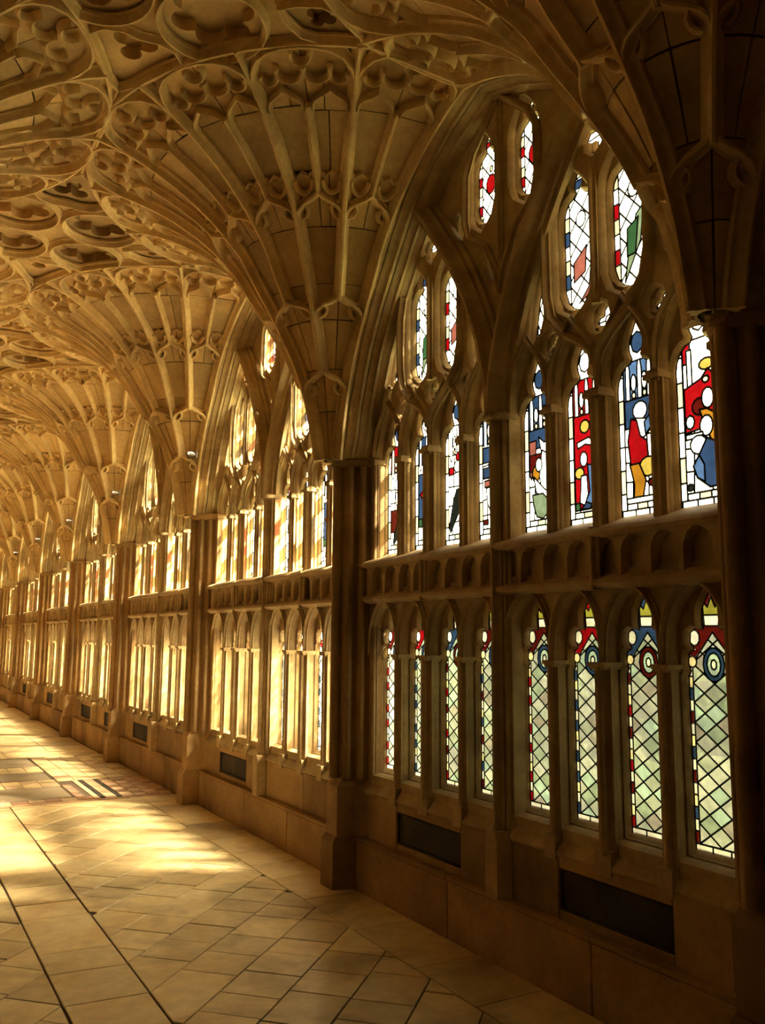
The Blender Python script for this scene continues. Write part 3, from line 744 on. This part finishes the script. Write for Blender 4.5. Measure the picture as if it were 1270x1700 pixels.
# ------------------------------------------------------------------ left wall: the same design, blind
wall_l = empty('wall_left', (0, 0, 0), kind='structure', label='solid panelled wall on the left, outside the view', cat='wall')
XLW = 2 * XR - .905
mb = MB(); mb.box(W3(XLW - .1, -.9, ZF), W3(XLW, 8.7, 1.08)); mb.obj('wall_core', 'shade_wall', wall_l)
BL = joined([k for k in STONE if k.startswith(('m0', 'branch', 'kite', 'ra', 'soffit', 'central', 'cs', 'sill', 'transom'))]).data('blind_tracery', 'shade_wall', 40)
for n in range(-1, 8):
    r = link('blind_tracery', BL, wall_l, kind='stuff'); r.location = ((2 * XR - CX) * S, (PY0 + n + .5) * S, 0); r.rotation_euler = (0, 0, math.pi)
blind = empty('wall_blind', (CX * S, (PY0 - .5) * S, 0), kind='structure', label='solid blind-traceried wall bay beside the viewer, past the dark right edge pier', cat='wall')
for k in STONE: link(STONE[k][0], STONE[k][1], blind)
mb = MB(); mb.box(wmap(-1.6, ZF, .9235), wmap(.5, 1.06, .99)); mb.obj('wall_core', 'wall', blind)
for n in range(-1, 9):
    r = empty('blind_pier', ((2 * XR - CX) * S, (PY0 + n) * S, 0), math.pi); r.parent = wall_l
    for nm, me in PIER: link(nm, me, r)
wf = MB(); wf.box(W3(XLW - .1, 8.66, ZF), W3(1.0, 8.75, 1.08)); wf.obj('wall_far', 'wall', None, kind='structure', label='plain stone wall closing the far end', cat='wall')
wn = MB(); wn.box(W3(XLW - .1, -.95, ZF), W3(1.0, -.86, 1.08)); wn.obj('wall_near', 'shade_wall', None, kind='structure', label='plain stone wall closing the walk behind the viewer', cat='wall')

# ------------------------------------------------------------------ fan vaults
OG = [(1, 0), (.985, .22), (.92, .42), (.76, .58), (.52, .70), (.28, .80), (.12, .90), (0, 1.0)]
RD = [(1, 0), (.985, .28), (.90, .55), (.74, .76), (.52, .90), (.26, .98), (0, 1.0)]
def fan_rib(mb, path, prof_):
    pts, nr = [], []
    for ph, s in path:
        p, n = fan_pt(ph, s, -.001); pts.append(p); nr.append(n)
    sweep(mb, pts, nr, [(a * S, b * S) for a, b in prof_])
def headpath(p0, p1, s0, s1, shp):
    c = (p0 + p1) / 2; h = (p1 - p0) / 2
    q = [(c - h * a, s0 + (s1 - s0) * b) for a, b in shp] + [(c + h * a, s0 + (s1 - s0) * b) for a, b in reversed(shp[:-1])]
    return [(ph, min(s, smax(ph))) for ph, s in q]
def fan_parts(split):
    """list of (name, mesh, mat)"""
    ribs = []; stones = []
    def spoke(ph, s0, s1, w_, h_, name):
        s1 = min(s1, smax(ph)); n = max(4, int((s1 - s0) * 26)); mb = MB()
        fan_rib(mb, [(ph, s0 + (s1 - s0) * i / n) for i in range(n + 1)], mould(w_, h_)); ribs.append((name, mb))
    for ph in (0, 90, 180): spoke(ph, .0, 1, .0120, .023, 'rib')
    for ph in (45, 135): spoke(ph, .215, 1, .0120, .023, 'rib')
    for ph in (22.5, 67.5, 112.5, 157.5): spoke(ph, .395, 1, .0120, .023, 'rib')
    for k in range(8): spoke(11.25 + 22.5 * k, .640, .845, .0090, .018, 'minor_rib')
    def head(p0, p1, s0, s1, shp, w_, h_, name):
        mb = MB(); fan_rib(mb, headpath(p0, p1, s0, s1, shp), mould(w_, h_)); ribs.append((name, mb))
    for p in (0, 90): head(p, p + 90, .150, .225, OG, .0075, .020, 'panel_head')
    for p in range(0, 180, 45): head(p, p + 45, .338, .405, OG, .0085, .021, 'panel_head')
    for k in range(8):
        p = 22.5 * k
        head(p, p + 22.5, .572, .648, OG, .0085, .019, 'panel_head')
        head(p, p + 22.5, .885, .992, RD, .0095, .022, 'panel_head')
        for q in (p, p + 11.25):
            a, b = q + 1.2, q + 11.25 - 1.2
            mb = MB(); fan_rib(mb, headpath(a, b, .835, .882, OG), small(.0045, .015)); ribs.append(('sub_panel_head', mb))
            c = (a + b) / 2; mb = MB()
            fan_rib(mb, [(c - 3.6 * math.cos(t), min(smax(c), .672 - .030 * math.sin(t))) for t in [math.pi * i / 8 for i in range(9)]], small(.0042, .014)); ribs.append(('foil', mb)); mb = MB()
            fan_rib(mb, [(c - 3.4 * math.cos(t), .690 - .010 * math.sin(t * 2) ** 2) for t in [math.pi * i / 8 for i in range(9)]], small(.0026, .008)); ribs.append(('cusping', mb))
        c = p + 11.25                                                          # foils in the top heads
        for dc, rr, sc_ in ((-2.9, 2.9, .925), (2.9, 2.9, .925), (-7.6, 1.9, .915), (7.6, 1.9, .915), (0, 2.0, .962)):
            pp = [(c + dc + rr * math.cos(t), sc_ - rr * .0088 * math.sin(t)) for t in [math.pi * (-.15 + 1.3 * i / 12) for i in range(13)]]
            mb = MB(); fan_rib(mb, [(a, min(b, smax(a))) for a, b in pp], small(.0052, .016)); ribs.append(('foil', mb))
    # cusps inside lower heads
    for (p, wd, s0, hh) in [(0, 90, .165, .035), (90, 90, .165, .035)] + [(q, 45, .352, .036) for q in range(0, 180, 45)] + [(22.5 * k, 22.5, .588, .036) for k in range(8)]:
        c = p + wd / 2
        for sg in (-1, 1):
            mb = MB(); fan_rib(mb, [(c + sg * wd * (.40 - .16 * math.sin(t)), s0 + hh * (1 - math.cos(t)) * .5) for t in [math.pi * i / 6 for i in range(7)]], small(.0042, .013)); ribs.append(('cusping', mb))
    mb = MB(); n = 72                                                                     # rim
    fan_rib(mb, [(180 * i / n, min(.996, smax(180 * i / n))) for i in range(n + 1)], mould(.0100, .020)); ribs.append(('rim', mb))
    # shell stones
    jt = {}
    def JT(b, nsec, k, jit):
        if b < .3 or b > .88 or jit == 0: return 0
        return jt.setdefault((round(b, 3), k), random.uniform(-jit, jit))
    def course(s0, s1, nsec, jit=.0):
        for k in range(nsec):
            p0, p1 = 180 * k / nsec, 180 * (k + 1) / nsec
            cuts = [(p0, p1)]
            if nsec == 16 and random.random() < .25 and s0 < .85: mdl = p0 + (p1 - p0) * random.uniform(.35, .65); cuts = [(p0, mdl), (mdl, p1)]
            ja, jb = JT(s0, nsec, k, jit), JT(s1, nsec, k, jit)
            for a, b in cuts:
                mb = MB(); r = prof((s0 + s1) / 2)[0]; ga = math.degrees(.0011 / max(r, .02)); gs = .0014
                sa, sb = s0 + gs, s1 - gs; sa2 = sa + ja; sb2 = sb + jb
                nu = max(1, int((b - a) / 6)); nv = max(2, int((s1 - s0) * 22)); v = []; dep = random.uniform(-.0008, .0008)
                for i in range(nu + 1):
                    for q in range(nv + 1):
                        ph = a + ga + (b - a - 2 * ga) * i / nu; s = sa2 + (sb2 - sa2) * q / nv; s = min(s, smax(ph))
                        v.append(fan_pt(ph, s, dep)[0])
                f = [(i * (nv + 1) + q, i * (nv + 1) + q + 1, (i + 1) * (nv + 1) + q + 1, (i + 1) * (nv + 1) + q) for i in range(nu) for q in range(nv)]
                # skirts
                ring = [i * (nv + 1) for i in range(nu + 1)] + [nu * (nv + 1) + q for q in range(1, nv + 1)] + [i * (nv + 1) + nv for i in reversed(range(nu))] + [q for q in reversed(range(1, nv))]
                base = len(v)
                for ri in ring:
                    i, q = divmod(ri, nv + 1); ph = a + ga + (b - a - 2 * ga) * i / nu; s = min(sa2 + (sb2 - sa2) * q / nv, smax(ph)); v.append(fan_pt(ph, s, -.004)[0])
                m_ = len(ring); f += [(ring[i], ring[(i + 1) % m_], base + (i + 1) % m_, base + i) for i in range(m_)]
                mb.add(v, f); stones.append(mb)
    for a, b in ((0, .12), (.12, .225)): course(a, b, 4)
    for a, b in ((.225, .345), (.345, .43), (.43, .565)): course(a, b, 8)
    for a, b in ((.565, .685), (.685, .835), (.835, .90), (.90, 1.0)): course(a, b, 16, .009 if a > .6 else 0)
    core = MB(); nu, nv = 48, 20; v = []
    for i in range(nu + 1):
        for q in range(nv + 1):
            ph = 180 * i / nu; s = smax(ph) * q / nv; v.append(fan_pt(ph, s, -.0045)[0])
    core.add(v, [(i * (nv + 1) + q, i * (nv + 1) + q + 1, (i + 1) * (nv + 1) + q + 1, (i + 1) * (nv + 1) + q) for i in range(nu) for q in range(nv)])
    rr = []
    for n_, mb in ribs: rr.append((n_, mb))
    return rr, stones, core
ribs, stones, core = fan_parts(True)
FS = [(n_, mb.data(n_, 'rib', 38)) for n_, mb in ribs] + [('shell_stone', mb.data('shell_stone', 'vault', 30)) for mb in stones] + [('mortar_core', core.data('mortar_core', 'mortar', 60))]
ar, as_ = MB(), MB()
for _, mb in ribs: ar.add(mb.v, mb.f)
for mb in stones: as_.add(mb.v, mb.f)
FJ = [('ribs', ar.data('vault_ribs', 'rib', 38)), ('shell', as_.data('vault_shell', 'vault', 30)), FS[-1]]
fan_lab = {(1, 0): 'dark fan vault cone overhead at the top right corner', (1, 1): 'nearest complete fan vault cone, springing from the pier past the nearest window',
           (1, 2): 'second complete fan vault cone, golden, springing behind the nearest one', (-1, 1): 'fan vault cone cut by the top left corner of the view'}
for side in (1, -1):
    for n in range(-1, 9):
        if n in (-2, 9): 
            pass
        full = (side == 1 and n in (0, 1, 2)) or (side == -1 and n == 1)
        x = XC if side == 1 else 2 * XR - XC
        sw = 'window side' if side == 1 else 'solid wall side'
        lab = fan_lab.get((side, n), ('%s complete fan vault cone along the %s' % (ORD[n - 1], sw)) if n > 0 else ('fan vault cone %s on the %s' % ('overhead' if n == 0 else 'behind the viewer', sw)))
        r = empty('fan_vault', (x * S, (PY0 + n) * S, 0), 0 if side == 1 else math.pi, label=lab, cat='fan vault', group='fan vaults over the walk')
        for nm, me in (FS if full else FJ):
            o = link(nm, me, r)
            if nm in ('ribs', 'shell'): o['kind'] = 'stuff'

# ------------------------------------------------------------------ ceiling between the fans
ceil = empty('ceiling', (0, 0, 0), kind='structure', label='flat carved vault panels running along the centre of the walk', cat='ceiling')
ZC = .985
mb = MB(); mb.box(W3(XLW - .1, -.9, 1.022), W3(1.0, 8.7, 1.07)); mb.obj('roof_slab', 'vault', ceil)
def cmap(x, y, z): return (x * S, y * S, (z - ZF) * S)
def diamond(inset=.0):
    """outline of the central spandrel left by the four fan rims (x across, y along; centre 0,0)"""
    p = []; R_ = .532 + inset; ax = XC - XR
    for cx, cy in ((ax, .5), (-ax, .5), (-ax, -.5), (ax, -.5)):
        pass
    def arcp(cx, cy, a0, a1, n=14): return [(cx + R_ * math.cos(a0 + (a1 - a0) * i / n), cy + R_ * math.sin(a0 + (a1 - a0) * i / n)) for i in range(n + 1)]
    # rim of fan at (ax,.5): from point on y=0 to point on x=0
    t0 = math.atan2(-.5, -math.sqrt(max(0, R_ * R_ - .25))); t1 = math.atan2(-math.sqrt(max(0, R_ * R_ - ax * ax)), -ax)
    q = arcp(ax, .5, t0, t1 if t1 < t0 else t1)
    p = list(q)                                   # (+x,0) -> (0,+y)
    p += [(-x, y) for x, y in reversed(q)][1:]
    p += [(-x, -y) for x, y in q][1:]
    p += [(x, -y) for x, y in reversed(q)][1:-1]
    return p
DM = diamond()
tri = [(0, .335), (.030, .300), (.060, .245), (.078, .205), (.058, .180), (.030, .171), (0, .176), (-.030, .171), (-.058, .180), (-.078, .205), (-.060, .245), (-.030, .300)]
circ = [(.0915, .0885), (-.0915, .0885), (-.0915, -.0885), (.0915, -.0885)]
sidel = [(.168, 0), (.190, .022), (.225, .040), (.262, .036), (.300, .020), (.318, 0), (.300, -.020), (.262, -.036), (.225, -.040), (.190, -.022)]
def foil(cx, cy, R_, n=6, rot=0, depth=.30):
    b = R_ * (.34 if n > 4 else .42 if n == 4 else .46); d = R_ - b; p = []
    for i in range(n):
        for k in range(9):
            t = (k / 8 - .5) * 2 * math.pi / n * .96
            rr = d * math.cos(t) + math.sqrt(max(0, b * b - (d * math.sin(t)) ** 2))
            a = rot + i * 2 * math.pi / n + t; p.append((cx + rr * math.cos(a), cy + rr * math.sin(a)))
    return p
def centre_panels():
    holes = [el(x, y, .082, .082, 28) for x, y in circ] + [tri, [(x, -y) for x, y in reversed(tri)], sidel, [(-x, y) for x, y in reversed(sidel)]]
    out = []
    mb = MB(); plate(mb, DM, holes, ZC - .002, ZC + .010, .002, cmap); out.append(('spandrel_web', mb))
    for x, y in circ:
        mb = MB(); sweep(mb, [cmap(a, b, ZC) for a, b in el(x, y, .0865, .0865, 36)], (0, 0, -1), [(a * S, b * S) for a, b in mould(.0072, .018)], closed=True); out.append(('ring_rib', mb))
        mb = MB(); plate(mb, el(x, y, .0835, .0835, 28), [foil(x, y, .070, 6, .3)], ZC + .004, ZC + .028, 0, cmap)
        out.append(('foil_plate', mb))
    for sg in (1, -1):
        t = [(x, sg * y) for x, y in tri]
        mb = MB(); sweep(mb, [cmap(a, b, ZC) for a, b in t], (0, 0, -1), [(a * S, b * S) for a, b in mould(.0064, .017)], closed=True); out.append(('ring_rib', mb))
        mb = MB(); plate(mb, t, [foil(0, sg * .222, .040, 3, sg * math.pi / 2, .42)], ZC + .004, ZC + .028, 0, cmap); out.append(('foil_plate', mb))
        t = [(sg * x, y) for x, y in sidel]
        mb = MB(); sweep(mb, [cmap(a, b, ZC) for a, b in t], (0, 0, -1), [(a * S, b * S) for a, b in mould(.0062, .016)], closed=True); out.append(('ring_rib', mb))
        mb = MB(); plate(mb, t, [foil(sg * .243, 0, .026, 4, 0, .35)], ZC + .004, ZC + .028, 0, cmap); out.append(('foil_plate', mb))
        # transverse ridge out to each wall, along the crease between neighbouring fans
        mb = MB(); pts = []
        for i in range(9):
            x = .325 + (.525 - .325) * i / 8; rr = math.hypot(XC - XR - x, .5); pts.append(cmap(sg * x, 0, prof(s_at_r(min(.532, rr)))[1]))
        sweep(mb, pts, (0, 0, -1), [(a * S, b * S) for a, b in mould(.0070, .014)]); out.append(('ridge_rib', mb))
        # short links from the ring cluster to the rims
        for k in (1, -1):
            mb = MB(); sweep(mb, [cmap(sg * .080, k * .204, ZC), cmap(sg * .090, k * .178, ZC)], (0, 0, -1), [(a * S, b * S) for a, b in mould(.0055, .012)]); out.append(('link_rib', mb))
    for k in (1, -1):
        mb = MB(); sweep(mb, [cmap(0, k * .330, ZC), cmap(0, k * .400, ZC), cmap(0, k * .5, ZC)], (0, 0, -1), [(a * S, b * S) for a, b in mould(.0070, .013)]); out.append(('ridge_rib', mb))
    mb = MB(); sweep(mb, [cmap(0, 0, ZC), cmap(0.0, .001, ZC)], (0, 0, -1), [(a * S, b * S) for a, b in mould(.01, .01)])
    bd = MB(); bd.box(cmap(-.34, -.40, ZC + .0265), cmap(.34, .40, ZC + .034)); out.append(('backing_stone', bd))
    return out
CP = [(n_, mb.data(n_, 'vault' if n_ in ('spandrel_web', 'foil_plate', 'backing_stone') else 'rib', 40)) for n_, mb in centre_panels()]
for n in range(-1, 8):
    r = empty('carved_spandrel', (XR * S, (PY0 + n + .5) * S, 0)); r.parent = ceil
    r.location = (XR * S, (PY0 + n + .5) * S, ZF * 0)
    for nm, me in CP: link(nm, me, r)

# ------------------------------------------------------------------ floor
fl = empty('floor', (0, 0, 0), kind='structure', label='worn pale sandstone paving, diagonal flags beside a straight central strip', cat='floor')
mb = MB(); mb.box(W3(XLW - .05, -.9, ZF - .03), W3(.93, 8.7, ZF - .0022)); mb.obj('mortar_bed', 'mortar', fl)
G_ = .0011
def flag(poly, mat='floor', nm='flagstone', top=0.0):
    if len(poly) < 3 or abs(poly_area(ccw(poly))) < .00025: return
    p = offset(poly, -G_ * random.uniform(.6, 1.5)); prism(MB_ := MB(), p, ZF - .004, ZF + top + random.uniform(-.0005, .0004), .0006); MB_.obj(nm, mat, fl)
XA, XB, XD = .2545, .3725, .748
y = -.85
while y < 2.83:
    h = random.choice((.095, .11, .125, .19)); y1 = min(y + h, 2.83); flag([(XA + .0016, y), (XB - .0016, y - .008), (XB - .0016, y1 - .008), (XA + .0016, y1)]); y = y1
def diag(x0, x1, y0, y1, pa, pb):
    """flags set at 45 degrees: courses of constant (y-x), random cross joints"""
    c = -3.0
    k = 0
    d0 = y0 - x1 - .2
    c = .93 - 12 * pa
    while c < y1 - x0 + .1:
        e = 1.9 - 16 * pb + random.uniform(-.3, .3) * pb * (k % 2) ; k += 1
        while e < y1 + x1 + .1:
            wd = pb * random.choice((1, 1, 1, .8, 1.25, 2 if random.random() < .3 else 1))
            q = [(c, e), (c + pa, e), (c + pa, e + wd), (c, e + wd)]   # (y-x, y+x)
            p = [((b - a) / 2, (b + a) / 2) for a, b in q]
            p = clip(p, 1, 0, x1); p = clip(p, -1, 0, -x0) if p else p; p = clip(p, 0, 1, y1) if p else p; p = clip(p, 0, -1, -y0) if p else p
            if p: flag(p)
            e += wd
        c += pa
diag(XB, XD, .35, 2.83, .131, .118)
diag(-.235, XA, .9, 2.83, .131, .128)
y = .2
while y < 2.83:
    h = random.choice((.12, .16, .2)); flag([(XD, y), (.868, y), (.868, min(y + h, 2.83)), (XD, min(y + h, 2.83))]); y += h
for x0 in (-.235, 0, .25, .5):
    yy = -.85
    while yy < (.9 if x0 < .25 else .35) and True:
        if not (x0 == .25): flag([(x0, yy), (x0 + .25, yy), (x0 + .25, yy + .25), (x0, yy + .25)])
        yy += .25
# tiled band with ledger slabs
def strip(x0, x1, y0, y1, nx, ny, mats):
    for i in range(nx):
        for j in range(ny):
            flag([(x0 + (x1 - x0) * i / nx, y0 + (y1 - y0) * j / ny), (x0 + (x1 - x0) * (i + 1) / nx, y0 + (y1 - y0) * j / ny), (x0 + (x1 - x0) * (i + 1) / nx, y0 + (y1 - y0) * (j + 1) / ny), (x0 + (x1 - x0) * i / nx, y0 + (y1 - y0) * (j + 1) / ny)], mats[(i + j) % len(mats)], 'floor_tile')
flag([(-.23, 2.845), (.86, 2.835), (.86, 2.855), (-.23, 2.865)], 'tile', 'border_strip')
for (y0, y1) in ((2.92, 3.15), (3.31, 3.50), (3.66, 3.90)):
    flag([(-.05, y0), (.565, y0), (.565, y1), (-.05, y1)], 'ledger', 'ledger_slab')
n = 12
for k in range(n):                                          # row of triangles at the end of the first slab
    a = 2.90 + .27 * k / n; b = 2.90 + .27 * (k + 1) / n
    flag([(.572, a), (.605, (a + b) / 2), (.572, b)], 'tile', 'triangle_tile'); flag([(.605, a - .0), (.605, (a + b) / 2), (.575, a)], 'buff', 'triangle_tile')
strip(-.23, .62, 2.868, 2.915, 18, 1, ['buff', 'tile']); strip(-.23, .57, 3.16, 3.30, 14, 2, ['floor', 'buff']); strip(-.23, .57, 3.51, 3.65, 14, 2, ['floor', 'floor'])
for x0, x1, mt in ((.62, .640, 'buff'), (.640, .655, 'slate'), (.655, .690, 'buff'), (.690, .704, 'slate')): flag([(x0, 2.87), (x1, 2.87), (x1, 3.25), (x0, 3.25)], mt, 'stripe_tile')
strip(.706, .866, 2.87, 3.25, 4, 9, ['tile', 'buff']); strip(.575, .866, 3.26, 3.92, 5, 11, ['floor', 'buff', 'floor'])
strip(-.23, .86, 3.93, 8.6, 6, 26, ['floor'])

# ------------------------------------------------------------------ small spotlights on the piers
def spot(n, lab):
    r = empty('spotlight', W3(.793, PY0 + n - .10, .553 if n == 2 else .575), .4, label=lab, cat='spotlight', group='small spotlights on the piers')
    mb = MB(); mb.box((-.004, -.008, -.012), (.030, .008, .012)); mb.box((.026, -.02, -.03), (.034, .30, .03)); mb.obj('wall_bracket', 'metal', r)
    mb = MB(); v = []
    for x, rr in ((-.060, .014), (-.064, .023), (-.012, .024), (.0, .014)):
        v += [(x, rr * math.cos(2 * math.pi * i / 14), rr * math.sin(2 * math.pi * i / 14)) for i in range(14)]
    mb.add(v, [(k * 14 + i, k * 14 + (i + 1) % 14, (k + 1) * 14 + (i + 1) % 14, (k + 1) * 14 + i) for k in range(3) for i in range(14)] + [tuple(range(42, 56))]); mb.obj('lamp_housing', 'metal', r, 40)
    mb = MB(); mb.add([(-.061, .014 * math.cos(2 * math.pi * i / 14), .014 * math.sin(2 * math.pi * i / 14)) for i in range(14)], [tuple(range(14))]); o = mb.obj('lamp_face', 'lamp', r)
lm = bpy.data.materials.new('lamp_glow'); lm.use_nodes = True; lb = lm.node_tree.nodes['Principled BSDF']
lb.inputs['Base Color'].default_value = (1, .7, .5, 1); lb.inputs['Emission Color'].default_value = (1, .55, .35, 1); lb.inputs['Emission Strength'].default_value = 6
M['lamp'] = lm
for n in (2, 3, 4, 5, 6): spot(n, 'small lit spotlight low on the vault over the pier past the %s window' % ORD[n - 1])

# ------------------------------------------------------------------ the garth outside
g = MB(); g.box((XG * S + .5, -60, -.55), (120, 90, -.35)); g.obj('ground', 'grass', None, kind='structure', label='lawn of the cloister garden outside the windows', cat='lawn')
def shrub(x, y, r, h, lab):
    root = empty('garden_shrub', (x, y, -.35), label=lab, cat='shrub', group='shrubs in the garden')
    mb = MB(); rnd = random.Random(int(x * 31 + y))
    for _ in range(900):
        a = rnd.uniform(0, 6.28); e = rnd.uniform(-.2, 1.5); k = r * rnd.uniform(.75, 1.05)
        c = Vector((k * math.cos(a) * math.cos(e), k * math.sin(a) * math.cos(e), h * .5 + h * .5 * math.sin(e)))
        t = Vector((rnd.uniform(-1, 1), rnd.uniform(-1, 1), rnd.uniform(-1, 1))).normalized() * .16; q = t.cross(Vector((rnd.uniform(-1, 1), rnd.uniform(-1, 1), .3))).normalized() * .09
        mb.add([c - t, c + q, c + t, c - q], [(0, 1, 2, 3)])
    mb.obj('foliage', 'leaf', root, kind='stuff')
    mb = MB(); v = []
    for z, rr in ((0, .06), (h * .5, .04)): v += [(rr * math.cos(i), rr * math.sin(i), z) for i in (0, 1.05, 2.1, 3.15, 4.2, 5.25)]
    mb.add(v, [(i, (i + 1) % 6, 6 + (i + 1) % 6, 6 + i) for i in range(6)]); mb.obj('stem', 'leaf', root)
for i, (x, y, r, h, lb_) in enumerate(((7.5, 7.5, 1.3, 2.0, 'round green shrub outside the nearest window'), (10.5, 11.5, 1.7, 2.2, 'larger green shrub outside beyond the round one'), (7.0, 13.0, 1.1, 1.6, 'small green shrub outside the second window'))):
    shrub(x, y, r, h, lb_)

# unseen stone block added outside: it keeps the sun off the nearest windows
wg = empty('sun_blocker', (0, 0, 0), kind='structure', label='tall unseen stone block added outside to keep sun off the nearest windows', cat='sun blocker')
mb = MB(); mb.box(W3(1.9, -4, ZF - .1), W3(2.25, .74, 3.2)); mb.obj('blocker_wall', 'wall', wg)
mb = MB(); mb.box(W3(1.86, -4, ZF - .1), W3(2.25, .77, ZF + .25)); mb.obj('blocker_plinth', 'wall', wg)
mb = MB(); mb.box(W3(1.84, -4, 3.2), W3(2.25, .79, 3.3)); mb.obj('blocker_parapet', 'wall', wg)
